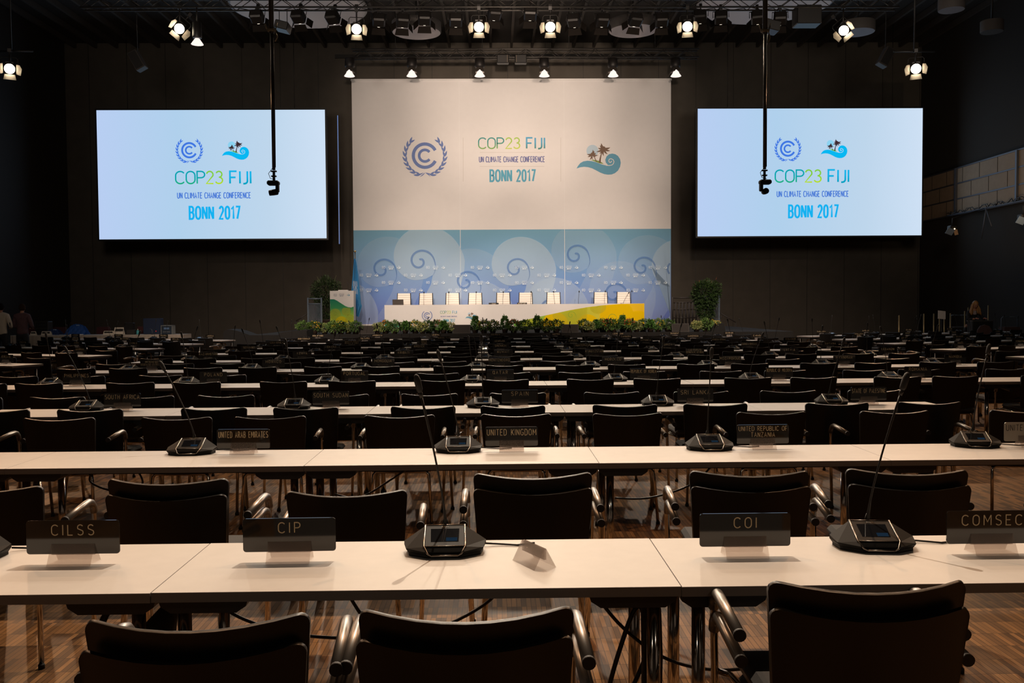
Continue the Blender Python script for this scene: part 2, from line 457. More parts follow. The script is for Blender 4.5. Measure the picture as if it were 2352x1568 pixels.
WAVE = [(318, 1135), (360, 1060), (430, 975), (520, 925), (640, 905), (760, 915), (880, 945), (1000, 990), (1100, 1025), (1200, 1048), (1262, 1050), (1240, 1015), (1195, 960), (1178, 880), (1215, 780), (1290, 715), (1390, 695), (1480, 715), (1560, 770), (1620, 860), (1642, 970), (1620, 1090), (1560, 1200), (1470, 1275), (1370, 1315), (1260, 1322), (1150, 1305), (1040, 1265), (900, 1190), (780, 1130), (660, 1095), (540, 1085), (430, 1098)]
CURL = [(1195, 1046), (1300, 1052), (1370, 1038), (1420, 1000), (1437, 935), (1415, 880), (1350, 848), (1300, 862), (1280, 905), (1295, 950), (1330, 962), (1358, 942), (1362, 912)]
def wave_logo(mbs, cx, cy, u, fn, fine=True):
    """wave, palms and sun; u = metres per 1000 drawing units, mbs = dict of builders wave, paper, palm, sun, green"""
    def P(x, y): return (cx + (x - 980) / 1000 * u, cy - (y - 880) / 1000 * u)
    def poly(mb, pts, lift=0):
        mb.add([fn(*P(*p)) for p in pts], [list(range(len(pts)))[::-1]])
    if fine:
        poly(mbs['sun'], [(795 + 178 * math.cos(a * PI / 12), 612 + 178 * math.sin(a * PI / 12)) for a in range(24)][::-1])
    w_ = WAVE if fine else WAVE[::2]
    n = len(w_)
    # two halves keep the concave outline well tessellated
    poly(mbs['wave'], w_)
    if not fine:
        for c in ((1130, 540, 150), (790, 700, 110)):
            poly(mbs['wave'], [(c[0] + c[2] * math.cos(a * PI / 3), c[1] + c[2] * math.sin(a * PI / 3)) for a in range(6)])
        return
    ribbon(mbs['paper'], [P(*p) for p in CURL], .022 * u, fn)
    poly(mbs['green'], [(745, 880), (820, 878), (960, 905), (1060, 950), (1135, 1003), (1060, 992), (980, 975), (860, 925)])
    for c, ends in (((1130, 540), [(1060, 388), (1020, 450), (960, 528), (905, 638), (1000, 695), (1135, 772), (1250, 715), (1325, 612), (1328, 510)]), ((785, 705), [(805, 580), (848, 618), (905, 675), (968, 745), (902, 797), (806, 872), (707, 884), (643, 792), (628, 710)])):
        for e in ends:
            x0, y0 = P(*c); x1, y1 = P(*e)
            lens(mbs['palm'], x0, y0, x1, y1, (.055 if c[0] > 1000 else .045) * u, fn, 0, .12 * (1 if e[0] < c[0] else -1))
        rr = 60 if c[0] > 1000 else 45
        poly(mbs['palm'], [(c[0] + rr * math.cos(a * PI / 4), c[1] + rr * math.sin(a * PI / 4)) for a in range(8)])
    ribbon(mbs['palm'], [P(1095, 600), P(1050, 740), P(1022, 870), P(1012, 970)], [.02 * u, .032 * u, .045 * u, .065 * u], fn)
    ribbon(mbs['palm'], [P(815, 760), P(870, 840), P(915, 940)], [.015 * u, .02 * u, .03 * u], fn)
# ================================================================== the hall
XL, XR, YB, ZC = -18.2, 18.5, 39.6, 12.9
ZS = 0.84                                   # stage level
def floor_mat():
    m = bpy.data.materials.new('strip_parquet'); m.use_nodes = True
    nt = m.node_tree; b = nt.nodes['Principled BSDF']
    tc = nt.nodes.new('ShaderNodeTexCoord'); mp = nt.nodes.new('ShaderNodeMapping'); br = nt.nodes.new('ShaderNodeTexBrick')
    mp.inputs['Rotation'].default_value = (0, 0, PI / 2)
    nt.links.new(tc.outputs['Object'], mp.inputs[0]); nt.links.new(mp.outputs[0], br.inputs['Vector'])
    br.offset = .0; br.inputs['Scale'].default_value = 1
    br.inputs['Brick Width'].default_value = .16; br.inputs['Row Height'].default_value = .026
    br.inputs['Mortar Size'].default_value = .0012; br.inputs['Bias'].default_value = -.1
    br.inputs['Color1'].default_value = (.46, .235, .095, 1); br.inputs['Color2'].default_value = (.105, .058, .032, 1); br.inputs['Mortar'].default_value = (.02, .01, .005, 1)
    n = nt.nodes.new('ShaderNodeTexNoise'); n.inputs['Scale'].default_value = 90; n.inputs['Detail'].default_value = 4
    mp2 = nt.nodes.new('ShaderNodeMapping'); mp2.inputs['Scale'].default_value = (1, .08, 1)
    nt.links.new(tc.outputs['Object'], mp2.inputs[0]); nt.links.new(mp2.outputs[0], n.inputs['Vector'])
    mx = nt.nodes.new('ShaderNodeMix'); mx.data_type = 'RGBA'; mx.blend_type = 'MULTIPLY'; mx.inputs[0].default_value = .55
    nt.links.new(br.outputs[0], mx.inputs[6]); nt.links.new(n.outputs[0], mx.inputs[7]); nt.links.new(mx.outputs[2], b.inputs['Base Color'])
    b.inputs['Roughness'].default_value = .40; b.inputs['Specular IOR Level'].default_value = .06
    return m
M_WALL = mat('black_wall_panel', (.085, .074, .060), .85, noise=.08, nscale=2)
M_CEIL = mat('dark_ceiling', (.030, .026, .022), .9)
M_STAGE = mat('black_stage_cloth', (.009, .008, .007), .9, noise=.2, nscale=8)

b = MB(); b.box(((XL + XR) / 2, 14.5, -.05), (XR - XL + 1, 52, .1)); struct('floor', b, floor_mat())
b = MB(); b.box(((XL + XR) / 2, YB + .1, ZC / 2), (XR - XL + 1, .2, ZC))
for i in range(23):                         # thin joints between the tall wall panels
    x = XL + 1.0 + i * 1.62
    b.box((x, YB - .004, ZC / 2), (.016, .008, ZC), 1)
b.box((.75, YB - .03, 12.32), (15.0, .06, .16), 1)
struct('wall_back', b, [M_WALL, M_BLACKM])
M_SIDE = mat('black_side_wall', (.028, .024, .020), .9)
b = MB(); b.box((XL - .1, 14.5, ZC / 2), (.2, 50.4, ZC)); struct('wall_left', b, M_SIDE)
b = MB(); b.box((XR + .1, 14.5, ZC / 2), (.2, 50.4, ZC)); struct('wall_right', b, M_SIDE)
b = MB(); b.box(((XL + XR) / 2, -10.6, ZC / 2), (XR - XL, .2, ZC)); struct('wall_behind', b, M_WALL)
b = MB(); b.box(((XL + XR) / 2, 14.5, ZC + .1), (XR - XL + 1, 52, .2))
for i in range(42):                         # ceiling slats running towards the stage
    b.box((XL + .5 + i * .88, 25, ZC - .13), (.10, 29, .22), 1)
struct('ceiling', b, [M_CEIL, mat('ceiling_slat', (.055, .046, .038), .8)])

# light panelling of the gallery front on the right wall
M_BEIGE = mat('beige_board_panel', (.34, .25, .17), .8, noise=.06, nscale=5)
M_STRIP = mat('grey_metal_strip', (.12, .13, .16), .5, .5)
b = MB(); y0, y1, z0, z1 = 26.5, 39.3, 5.15, 6.98
b.box((XR - .06, (y0 + y1) / 2, (z0 + z1) / 2), (.12, y1 - y0, z1 - z0), 0)
for k in range(4):
    b.box((XR - .13, (y0 + y1) / 2, z0 + (z1 - z0) * k / 3), (.03, y1 - y0, .05), 1)
for r in range(3):
    for k in range(11):
        yy = y0 + .5 + k * 1.25 + (.6 if r % 2 else 0)
        if yy < y1: b.box((XR - .125, yy, z0 + (z1 - z0) * (r + .5) / 3), (.012, .016, (z1 - z0) / 3 - .06), 2)
for yy in (36.2, 31.95, 28.0):
    b.box((XR - .16, yy, (z0 + z1) / 2), (.08, .1, z1 - z0), 1)
struct('trim_right', b, [M_BEIGE, M_STRIP, mat('panel_joint', (.05, .04, .03), .8)])

# stage
b = MB(); sx0, sx1, sy0 = -7.0, 8.6, 26.2
b.box(((sx0 + sx1) / 2, (sy0 + YB - .1) / 2, ZS / 2), (sx1 - sx0, YB - .1 - sy0, ZS), 0)
st = struct('stage', b, [M_STAGE]); st['kind'] = 'thing'
tag(st, 'long black stage platform below the cream and blue backdrop', 'stage')

# ------------------------------------------------------------------ backdrop banner
BX0, BX1, BZ0, BZ1, BY = -5.82, 7.33, .86, 10.92, 38.0
zb = at(1176, 527, BY).z
banner = thing('backdrop_banner', 'huge cream and blue fabric backdrop with conference logos behind the stage', 'backdrop', ((BX0 + BX1) / 2, BY + .1, ZS))
def bx(o): o.matrix_parent_inverse = o.parent.matrix_basis.inverted() if False else Matrix.Translation(-o.parent.location)
def bpart(name, mb, m, root, label=None):
    o = part(name, mb, m, root, label=label); o.matrix_parent_inverse = Matrix.Translation(-Vector(root.location)); return o
b = MB(); b.box(((BX0 + BX1) / 2, BY + .05, (zb + BZ1) / 2), (BX1 - BX0, .1, BZ1 - zb), 0)
bpart('cloth_panel', b, mat('banner_cream_cloth', (.80, .79, .79), .8, spec=.1, noise=.01, nscale=4), banner, 'cream upper cloth panel')
b = MB(); b.box(((BX0 + BX1) / 2, BY + .05, (zb + BZ0) / 2), (BX1 - BX0, .1, zb - BZ0), 0)
bpart('cloth_panel', b, gradient('banner_blue', [(0, printed((102, 104, 160))), (.35, printed((110, 130, 172))), (.75, printed((122, 150, 170))), (1, printed((116, 150, 160)))]), banner, 'blue lower cloth panel with curled fronds')
b = MB(); b.box(((BX0 + BX1) / 2, BY + .04, BZ1 + .02), (BX1 - BX0 + .06, .14, .07), 0); bpart('top_rail', b, M_PRINTW, banner)
b = MB(); b.box(((BX0 + BX1) / 2, BY + .03, BZ0 + .02), (BX1 - BX0, .14, .09), 0); bpart('bottom_rail', b, M_PRINTW, banner)
b = MB()
for px in (1056, 1296):
    x = at(px, 400, BY).x
    b.box((x, BY - .006, (BZ0 + BZ1) / 2), (.018, .004, BZ1 - BZ0 - .1), 0)
bpart('seam', b, mat('banner_seam', (.84, .84, .84), .8, spec=.1), banner)
for mb in ():
    pass
# curled fronds: translucent layers, coordinates read off the print (y down)
def zp(x, y): p = at(780 + x / 2.94, 500 + y / 2.94, BY); return p.x, p.z
KORU = [(285, 345, 200, .30), (540, 290, 214, .55), (850, 430, 205, .25), (1185, 340, 194, .50), (1590, 250, 197, .28), (2040, 330, 195, .30), (1850, 510, 200, .28), (2262, 350, 190, .60), (905, 640, 195, .42), (1410, 616, 195, .40), (-25, 635, 200, .40)]
b = MB(); bl = MB()
for i, (ex, ey, s, al) in enumerate(sorted(KORU, key=lambda k: k[3])):
    poly = clip(koru_shape(ex, ey, s), 96, 2234, 85, 716)
    mi = 0 if al < .35 else (1 if al < .45 else 2)
    if len(poly) > 2:
        b.add([Vector((zp(*p)[0], BY - .004 - i * .0016, zp(*p)[1])) for p in poly], [list(range(len(poly)))], mi)
    pts, ws = koru_line(ex, ey, s)
    fn = lambda x, y: Vector((zp(x, y)[0], BY - .026, zp(x, y)[1]))
    keep = [(p, w_) for p, w_ in zip(pts, ws) if 98 < p[0] < 2232 and 88 < p[1] < 714]
    if len(keep) > 3:
        bl = MB(); ribbon(bl, [k[0] for k in keep], [k[1] for k in keep], fn); bpart('frond_curl', bl, wash('curl_ink', printed((88, 122, 168)), .42), banner)
WH = printed((206, 208, 204))
bpart('frond_print', b, [wash('frond_wash_faint', WH, .17), wash('frond_wash_mid', WH, .30), wash('frond_wash_light', WH, .43)], banner)
pass

def logo_block(root, Y, emb, t1, t2, t3, wave, cols, emit, f_emb, f_wave, th1, th2, th3, paper, w1=None):
    """the printed logo group: emblem, three lines of text, wave with palms; places are 2D (x, z)"""
    def fn(x, z): return Vector((x, Y, z))
    def M(nm, c): return glow(nm + '_lit', lin(c), 1.0) if emit else mat(nm, printed(c), .7, spec=.1)
    eb = MB(); emblem(eb, emb[0], emb[1], f_emb, fn); bpart('emblem', eb, M('emblem_blue', cols['emb']), root, 'laurel emblem with double C')
    h = th1
    def line(name, s, x, z, h, m, wt, sx, gap, fit=None, anchor='l', space=.45):
        mb = MB(); text(mb, s, x, z, h, fn, wt, sx, gap, space, anchor, 0, fit); bpart(name, mb, m, root, 'lettering ' + s)
    GR = lambda nm, a, c: gradient(nm + ('_lit' if emit else '_ink'), [(0, lin(a) if emit else printed(a)), (.6, lin(c) if emit else printed(c)), (1, lin(c) if emit else printed(c))], 'Z', emit)
    x = t1[0] - t1[2] / 2; k = t1[2] / 3.0
    line('lettering', 'COP', x, t1[1], h, GR('cop', cols['cop0'], cols['cop1']), .115, 1.15, .18)
    line('lettering', '23', x + t1[2] * .41, t1[1], h, GR('num', cols['num0'], cols['num1']), .115, 1.08, .18)
    line('lettering', 'FIJI', x + t1[2] * .725, t1[1], h, GR('fiji', cols['fi0'], cols['fi1']), .15, 1.15, .265)
    line('lettering', 'UN CLIMATE CHANGE CONFERENCE', t2[0], t2[1], th2, M('text_violet', cols['t2']), .15, .70, .20, t2[2], 'c', .38)
    line('lettering', 'BONN 2017', t3[0], t3[1], th3, M('text_teal', cols['t3']), .165, .66, .22, t3[2], 'c', .38)
    mbs = {k: MB() for k in ('wave', 'paper', 'palm', 'sun', 'green')}
    def fw(lift): return lambda x, z: Vector((x, Y - lift, z))
    class D(dict): pass
    # the wave is drawn first, the curl line, palms and island lie above it
    for nm, lift in (('sun', .0), ('wave', .001), ('green', .002), ('paper', .003), ('palm', .004)):
        tmp = {k: MB() for k in mbs}; wave_logo(tmp, wave[0], wave[1], f_wave, fw(lift)); mbs[nm] = tmp[nm]
    bpart('wave_emblem', mbs['wave'], M('wave_blue', cols['wave']), root, 'curled blue wave emblem')
    bpart('wave_emblem', mbs['paper'], M('curl_paper' + root.name, paper), root, 'pale curl line')
    bpart('palm_emblem', mbs['palm'], M('palm_brown', cols['palm']), root, 'two brown palm trees')
    bpart('palm_emblem', mbs['sun'], M('sun_pale', cols['sun']), root, 'pale sun disc')
    bpart('palm_emblem', mbs['green'], M('island_green', cols['green']), root, 'green island')
PR = dict(emb=(116, 122, 156), cop0=(140, 165, 80), cop1=(80, 140, 125), num0=(200, 195, 85), num1=(170, 185, 80), fi0=(75, 125, 105), fi1=(95, 155, 175), t2=(118, 110, 140), t3=(100, 155, 165), wave=(108, 148, 158), palm=(125, 92, 72), sun=(190, 190, 186), green=(135, 150, 75))
EMc = dict(emb=(62, 118, 226), cop0=(20, 175, 120), cop1=(0, 165, 180), num0=(185, 222, 20), num1=(130, 205, 60), fi0=(0, 160, 190), fi1=(20, 180, 232), t2=(66, 118, 214), t3=(20, 178, 240), wave=(8, 184, 242), palm=(60, 40, 45), sun=(140, 210, 240), green=(90, 200, 60))
def PX(px, py, Y): p = at(px, py, Y); return (p.x, p.z)
sB = BY / FPX
e = PX(976, 357.5, BY); c1 = PX(1175.5, 341, BY); c2 = PX(1176, 372, BY); c3 = PX(1177.5, 416, BY); wv = PX(1375, 367, BY)
logo_block(banner, BY - .012, e, (c1[0], c1[1], 151 * sB, .96), (c2[0], c2[1], 149 * sB), (c3[0], c3[1], 102 * sB), wv, PR, False, 30 * sB, 76.5 * sB, 24 * sB, 12 * sB, 25 * sB, (226, 200, 180))
# small repeated white logos on the blue part
b = MB()
fn = lambda x, z: Vector((x, BY - .032, z))
for r, (yy, x0) in enumerate(((335, 297), (387, 147), (437, 297), (488, 147))):
    for k in range(7):
        X = x0 + 300 * k
        ex_, ez = zp(X, yy); em = 3.9 * sB
        emblem(b, ex_, ez, em * .62, fn, 0, False)
        tx, tz = zp(X + 51, yy)
        text(b, 'COP23 FIJI', tx, tz + 1.5 * sB, 2.3 * sB, fn, .13, .9, .2, .4, 'c', 0, 13.5 * sB)
        text(b, 'UN CLIMATE CHANGE CONFERENCE', tx, tz - .7 * sB, 1.3 * sB, fn, .2, .7, .2, .4, 'c', 0, 13.2 * sB)
        text(b, 'BONN 2017', tx, tz - 4.6 * sB, 2.6 * sB, fn, .2, .66, .22, .4, 'c', 0, 9 * sB)
        wx, wz = zp(X + 101, yy)
        tmp = {k2: b for k2 in ('wave', 'paper', 'palm', 'sun', 'green')}
        wave_logo(tmp, wx, wz, 7.0 * sB, fn, False)
bpart('logo_print', b, mat('logo_white_ink', printed((214, 208, 206), .82), .7), banner, 'rows of small white conference logos')
# thin dividing lines around the lettering
b = MB()
for px, a, c in ((1064, 316, 417), (1288, 316, 417)):
    ribbon(b, [PX(px, a, BY), PX(px, c, BY)], .012, lambda x, z: Vector((x, BY - .012, z)))
for py, a, c in ((350, 1102, 1250), (382, 1102, 1250)):
    ribbon(b, [PX(a, py, BY), PX(c, py, BY)], .012, lambda x, z: Vector((x, BY - .012, z)))
bpart('divider_line', b, mat('divider_ink', printed((196, 172, 152)), .7), banner)

# ------------------------------------------------------------------ projection screens
def screen(X0, X1, label, cx, dy):
    Y = 36.5; Z0, Z1 = 4.365, 9.415
    root = thing('projection_screen', label, 'screen', ((X0 + X1) / 2, Y + .06, Z0), group=None)
    b = MB(); b.box(((X0 + X1) / 2, Y + .06, (Z0 + Z1) / 2), (X1 - X0 + .12, .1, Z1 - Z0 + .12)); bpart('frame', b, M_BLACKM, root)
    b = MB(); b.add([(X0, Y, Z0), (X1, Y, Z0), (X1, Y, Z1), (X0, Y, Z1)], [[0, 1, 2, 3]])
    m = bpy.data.materials.get('screen_light')
    if not m:
        m = gradient('screen_light', [(0, lin((184, 206, 242))), (.35, lin((176, 208, 236))), (.75, lin((190, 214, 236))), (1, lin((206, 224, 244)))], 'X', True)
        m.cycles.emission_sampling = 'AUTO'
    bpart('image_surface', b, m, root, 'pale blue lit image')
    s = Y / FPX
    def q(px, py): return PX(px + cx, py + dy, Y)
    e = q(435, 345); c1 = q(490, 421.5); c2 = q(492, 455); c3 = q(493.5, 502.5); wv = q(541, 346)
    logo_block(root, Y - .01, e, (c1[0], c1[1], 169 * s, .96), (c2[0], c2[1], 165 * s), (c3[0], c3[1], 113 * s), wv, EMc, True, 18.3 * s, 46.5 * s, 27.5 * s, 12.5 * s, 27.5 * s, (190, 216, 240))
    # two cables up to the ceiling
    for x in (X0 + 1.2, X1 - 1.2):
        bb = MB(); bb.tube([(x, Y + .06, Z1 + .05), (x, Y + .06, ZC)], .012, 6); bpart('suspension_cable', bb, M_BLACKM, root)
screen(-15.59, -6.655, 'left large projection screen glowing pale blue beside the backdrop', 0, 0)
screen(8.11, 17.125, 'right large projection screen glowing pale blue near the gallery wall', 1374.5, -3.5)
# projector spill on the curtain edge by the left screen, modelled as glowing strip
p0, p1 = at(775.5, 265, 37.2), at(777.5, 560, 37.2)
root = thing('screen_spill_strip', 'thin vertical blue line of projector spill between left screen and backdrop', 'light spill', (p0.x, 37.2, p1.z))
b = MB(); b.box((p0.x, 37.24, (p0.z + p1.z) / 2), (.07, .06, p0.z - p1.z)); bpart('rail', b, M_BLACKM, root)  # added dark backing for the spill strip
b = MB(); b.box((p0.x, 37.2, (p0.z + p1.z) / 2), (.022, .02, p0.z - p1.z)); bpart('spill_line', b, glow('blue_spill_glow', lin((120, 150, 215)), .8), root)  # glow stands in for projected light, not a lamp

# ------------------------------------------------------------------ head table
HY = 35.0
hx0, hx1, hz1 = -4.22, 5.73, 1.70
head = thing('head_table', 'long white podium table with yellow green printed front on stage', 'table', ((hx0 + hx1) / 2, HY + .5, ZS))
b = MB(); b.box(((hx0 + hx1) / 2, HY + .04, (ZS + hz1) / 2), (hx1 - hx0, .06, hz1 - ZS)); bpart('front_panel', b, M_PRINTW, head)
b = MB(); b.box(((hx0 + hx1) / 2, HY + .5, hz1 - .045), (hx1 - hx0, .9, .04)); bpart('tabletop', b, M_PRINTW, head)
for x in (hx0 + .02, hx1 - .02):
    b = MB(); b.box((x, HY + .5, (ZS + hz1 - .06) / 2), (.04, .8, hz1 - .06 - ZS)); bpart('side_panel', b, M_PRINTW, head)
def hp(x, y): p = at(1180 + x / 7.35, 640 + y / 7.35, HY); return p.x, p.z
x_s = sorted
top = [(-1000, 940), (-620, 885), (-300, 815), (0, 735), (300, 672), (520, 622), (740, 575), (950, 530), (1250, 478), (1500, 448), (1800, 424), (2210, 420)]
P2 = [hp(*p) for p in top]
def below(mb, pts, y, mi=0, zmin=ZS + .01):
    n = len(pts)
    mb.add([Vector((p[0], y, max(p[1], zmin))) for p in pts] + [Vector((p[0], y, zmin)) for p in pts], [[i, n + i, n + i + 1, i + 1] for i in range(n - 1)], mi)
P2 = [p for p in P2 if p[1] > ZS + .02]; P2[-1] = (hx1, hz1 - .002)
b = MB(); below(b, P2, HY + .008)
bpart('front_print', b, gradient('table_yellow', [(0, printed((120, 165, 60))), (.35, printed((165, 175, 50))), (.62, printed((205, 180, 45))), (.8, printed((240, 182, 22))), (1, printed((238, 176, 22)))], 'X'), head, 'sweeping green to yellow print')
# rounded frond discs inside the sweep
zt_at = lambda x: next((P2[i][1] + (P2[i + 1][1] - P2[i][1]) * (x - P2[i][0]) / (P2[i + 1][0] - P2[i][0]) for i in range(len(P2) - 1) if P2[i][0] <= x <= P2[i + 1][0]), ZS)
b = MB(); bl = MB()
for i, (cx, cy, r, mi) in enumerate(((700, 790, 230, 1), (1250, 790, 190, 1), (1740, 640, 290, 1), (950, 570, 300, 0), (1420, 440, 150, 0), (2100, 800, 260, 1), (300, 800, 170, 0))):
    pts = []
    for a in range(37):
        x_, y_ = cx + r * math.cos(a * PI / 18), cy + r * math.sin(a * PI / 18)
        X, Z = hp(x_, y_); pts.append((X, Z))
    # clip under the sweep by slicing into vertical strips
    xs = [hx0 + .02 + (hx1 - hx0 - .04) * k / 240 for k in range(241)]
    C = hp(cx, cy); rr = r / 7.35 * HY / FPX
    for k in range(240):
        def span(x):
            d = rr * rr - (x - C[0]) ** 2
            if d <= 0: return None
            lo, hi = C[1] - math.sqrt(d), C[1] + math.sqrt(d)
            return max(lo, ZS + .012), min(hi, zt_at(x) - .004)
        a_, c_ = span(xs[k]), span(xs[k + 1])
        if a_ and c_ and a_[1] > a_[0] and c_[1] > c_[0]:
            y = HY + .006 - i * .001
            b.add([(xs[k], y, a_[0]), (xs[k + 1], y, c_[0]), (xs[k + 1], y, c_[1]), (xs[k], y, a_[1])], [[0, 1, 2, 3]], mi)
bpart('disc_print', b, [wash('disc_olive', printed((215, 190, 45)), .45), wash('disc_yellow', printed((255, 190, 10)), .8)], head)
for ex, ey, s in ((965, 610, 175), (1650, 660, 200), (1410, 470, 80), (180, 770, 170), (575, 790, 150)):
    pts, ws = koru_line(ex, ey, s)
    keep = [(p, w_ * .55) for p, w_ in zip(pts, ws) if hp(*p)[1] < zt_at(hp(*p)[0]) - .01 and hp(*p)[1] > ZS + .02]
    if len(keep) > 3:
        bl = MB(); ribbon(bl, [k[0] for k in keep], [k[1] for k in keep], lambda x, y: Vector((hp(x, y)[0], HY - .004, hp(x, y)[1]))); bpart('frond_curl', bl, wash('curl_olive', printed((130, 165, 60)), .6), head)
pass
b = MB(); g0 = PX(884, 738, HY); g1 = PX(934, 749, HY)
b.add([(hx0 + .005, HY + .004, g0[1]), (hx0 + .005, HY + .004, ZS + .01), (g1[0] + .3, HY + .004, ZS + .01)], [[0, 1, 2]])
bpart('front_print', b, mat('deep_green_ink', printed((40, 125, 90)), .7), head, 'dark green wedge')
s = HY / FPX
e = PX(981, 724.5, HY); c1 = PX(1030.5, 719.8, HY); c2 = PX(1031, 727.8, HY); c3 = PX(1031.5, 738.8, HY); wv = PX(1081.5, 726, HY)
logo_block(head, HY + .002, e, (c1[0], c1[1], 38.5 * s, .96), (c2[0], c2[1], 37.5 * s), (c3[0], c3[1], 26 * s), wv, dict(PR, emb=(105, 125, 160)), False, 7.4 * s, 19 * s, 6 * s, 2.6 * s, 6.2 * s, (232, 206, 186))

# white swivel chairs behind the head table
def stage_chair():
    P = []
    b = MB()
    n = 9
    for k in range(n):                     # quilted back, narrower at the top
        z0_, z1_ = .52 + .80 * k / n, .52 + .80 * (k + 1) / n
        w0 = .27 - .03 * k / n; w1 = .27 - .03 * (k + 1) / n
        y0_ = .30 + .10 * k / n; y1_ = .30 + .10 * (k + 1) / n; zm = (z0_ + z1_) / 2; ym = (y0_ + y1_) / 2
        vs = []
        for (z, y, wd, bulge) in ((z0_, y0_, w0, 0), (z0_ + .02, y0_, w0, -.008), (zm, ym, (w0 + w1) / 2, -.014), (z1_ - .02, y1_, w1, -.008), (z1_, y1_, w1, 0)):
            vs += [(-wd, y + bulge, z), (0, y + bulge + .02, z), (wd, y + bulge, z)]
        fs = [[r * 3 + c, r * 3 + c + 1, r * 3 + c + 4, r * 3 + c + 3] for r in range(4) for c in range(2)]
        b.add(vs, fs, 0, True)
        vs2 = [(v[0], v[1] + .04, v[2]) for v in vs]; b.add(vs2, [f[::-1] for f in fs], 0, True)
    P.append(('backrest', b.mesh('backrest', mat('white_leather', (.86, .82, .76), .45)), []))
    b = MB(); b.box((0, .06, .47), (.50, .50, .06), 0, None, .02); P.append(('seat', b.mesh('seat', MATS['white_leather']), []))
    for sx in (-1, 1):
        b = MB(); b.tube([(sx * .285, .33, .45), (sx * .282, .34, .6), (sx * .255, .42, 1.33)], .018, 6); P.append(('side_frame', b.mesh('side_frame', M_BLACKM), []))
        b = MB(); b.tube([(sx * .29, .30, .62), (sx * .30, .28, .72), (sx * .30, .0, .73), (sx * .29, -.08, .68), (sx * .28, -.06, .48)], .016, 8); P.append(('armrest', b.mesh('armrest', M_CHROME), []))
    b = MB(); b.tube([(0, .06, .44), (0, .06, .09)], .028, 10); P.append(('column', b.mesh('column', M_CHROME), []))
    b = MB()
    for k in range(5):
        a = 2 * PI * k / 5 + .3
        b.tube([(0, .06, .1), (.32 * math.cos(a), .06 + .32 * math.sin(a), .06)], [.022, .014], 6)
        b.lathe([(.0, -.03), (.025, -.025), (.025, .025), (0, .03)], (.32 * math.cos(a), .06 + .32 * math.sin(a), .035), 8, 0, Ry(PI / 2))
    P.append(('star_base', b.mesh('star_base', M_CHROME), []))
    return P
SCH = stage_chair()
lab = ['behind the black laptop', 'second from the left end', 'third from the left end', 'fourth from the left end', 'right of the CHAIR plate', 'behind the SECRETARY plate', 'right of the SECRETARY seat', 'first of the right pair', 'at the far right end']
for px, l in zip((927, 977, 1040, 1090, 1156, 1207, 1270, 1380, 1431), lab):
    X = at(px, 680, 36.2).x
    instance(SCH, 'swivel_chair', 'white ribbed swivel chair at the stage table, ' + l, 'chair', (X, 35.85, ZS), random.uniform(-.08, .08), 'white chairs behind the head table')
# things on the head table
TZ = hz1 - .025
def small_mic():
    b = MB(); b.box((0, 0, .008), (.16, .12, .016), 0, None, .006)
    g = MB(); g.tube([(0, 0, .01), (0, .0, .20), (.01, -.02, .40), (.02, -.05, .47)], .007, 6)
    h = MB(); h.lathe([(.0, 0), (.018, .01), (.022, .035), (.02, .06), (0, .075)], (.02, -.05, .46), 8)
    return [('base', b.mesh('base', M_BLACKM), []), ('gooseneck', g.mesh('gooseneck', M_BLACKM), []), ('microphone_head', h.mesh('microphone_head', M_RUB), [])]
SM = small_mic()
for px, ang, l in ((973, 0, 'second white chair'), (1030, 0, 'third white chair'), (1093, 0, 'fourth white chair'), (1155, 0, 'chair right of the CHAIR plate'), (1219, 0, 'chair behind the SECRETARY plate'), (1275, -.15, 'leftmost chair of the yellow half'), (1329, 0, 'gap where no chair stands'), (1389, 0, 'first chair of the right pair'), (1450, 0, 'last chair at the right end'), (1430, .45, 'last chair, leaning far right')):
    X = at(px, 699, HY + .35).x
    o = instance(SM, 'table_microphone', 'thin black gooseneck microphone on the stage table before the ' + l, 'microphone', (X, HY + .38, TZ), 0, 'microphones on the head table')
    o.rotation_euler = (0, ang, 0)
lap = thing('laptop', 'open black laptop seen from behind on the stage table', 'laptop', (at(914, 699, HY + .3).x, HY + .3, TZ))
b = MB(); b.box((0, .16, .012), (.40, .26, .02), 0, None, .006); part('keyboard_base', b, M_BLACKM, lap)
b = MB(); b.box((0, .02, .125), (.42, .014, .23), 0, Rx(.15), .004); part('lid', b, mat('laptop_lid', (.05, .04, .035), .5), lap)
for t, px, w_ in (('CHAIR', 1134, .38), ('SECRETARY', 1199, .38)):
    X = at(px, 699, HY + .12).x
    r = thing('stage_nameplate', 'small black %s plate on the stage table' % t, 'nameplate', (X, HY + .12, TZ))
    b = MB(); b.box((0, 0, .045), (w_, .012, .085), 0, Rx(.12), .003); part('plate', b, M_BLACKM, r)
    b = MB(); text(b, t, 0, .022, .048, lambda x, z: Vector((x, -.011 + (z - .045) * -.12 * -1 * -1, z)), .15, .9, .22, .45, 'c', 0, w_ - .05); part('lettering', b, mat('pale_letters', (.7, .62, .5), .6), r)

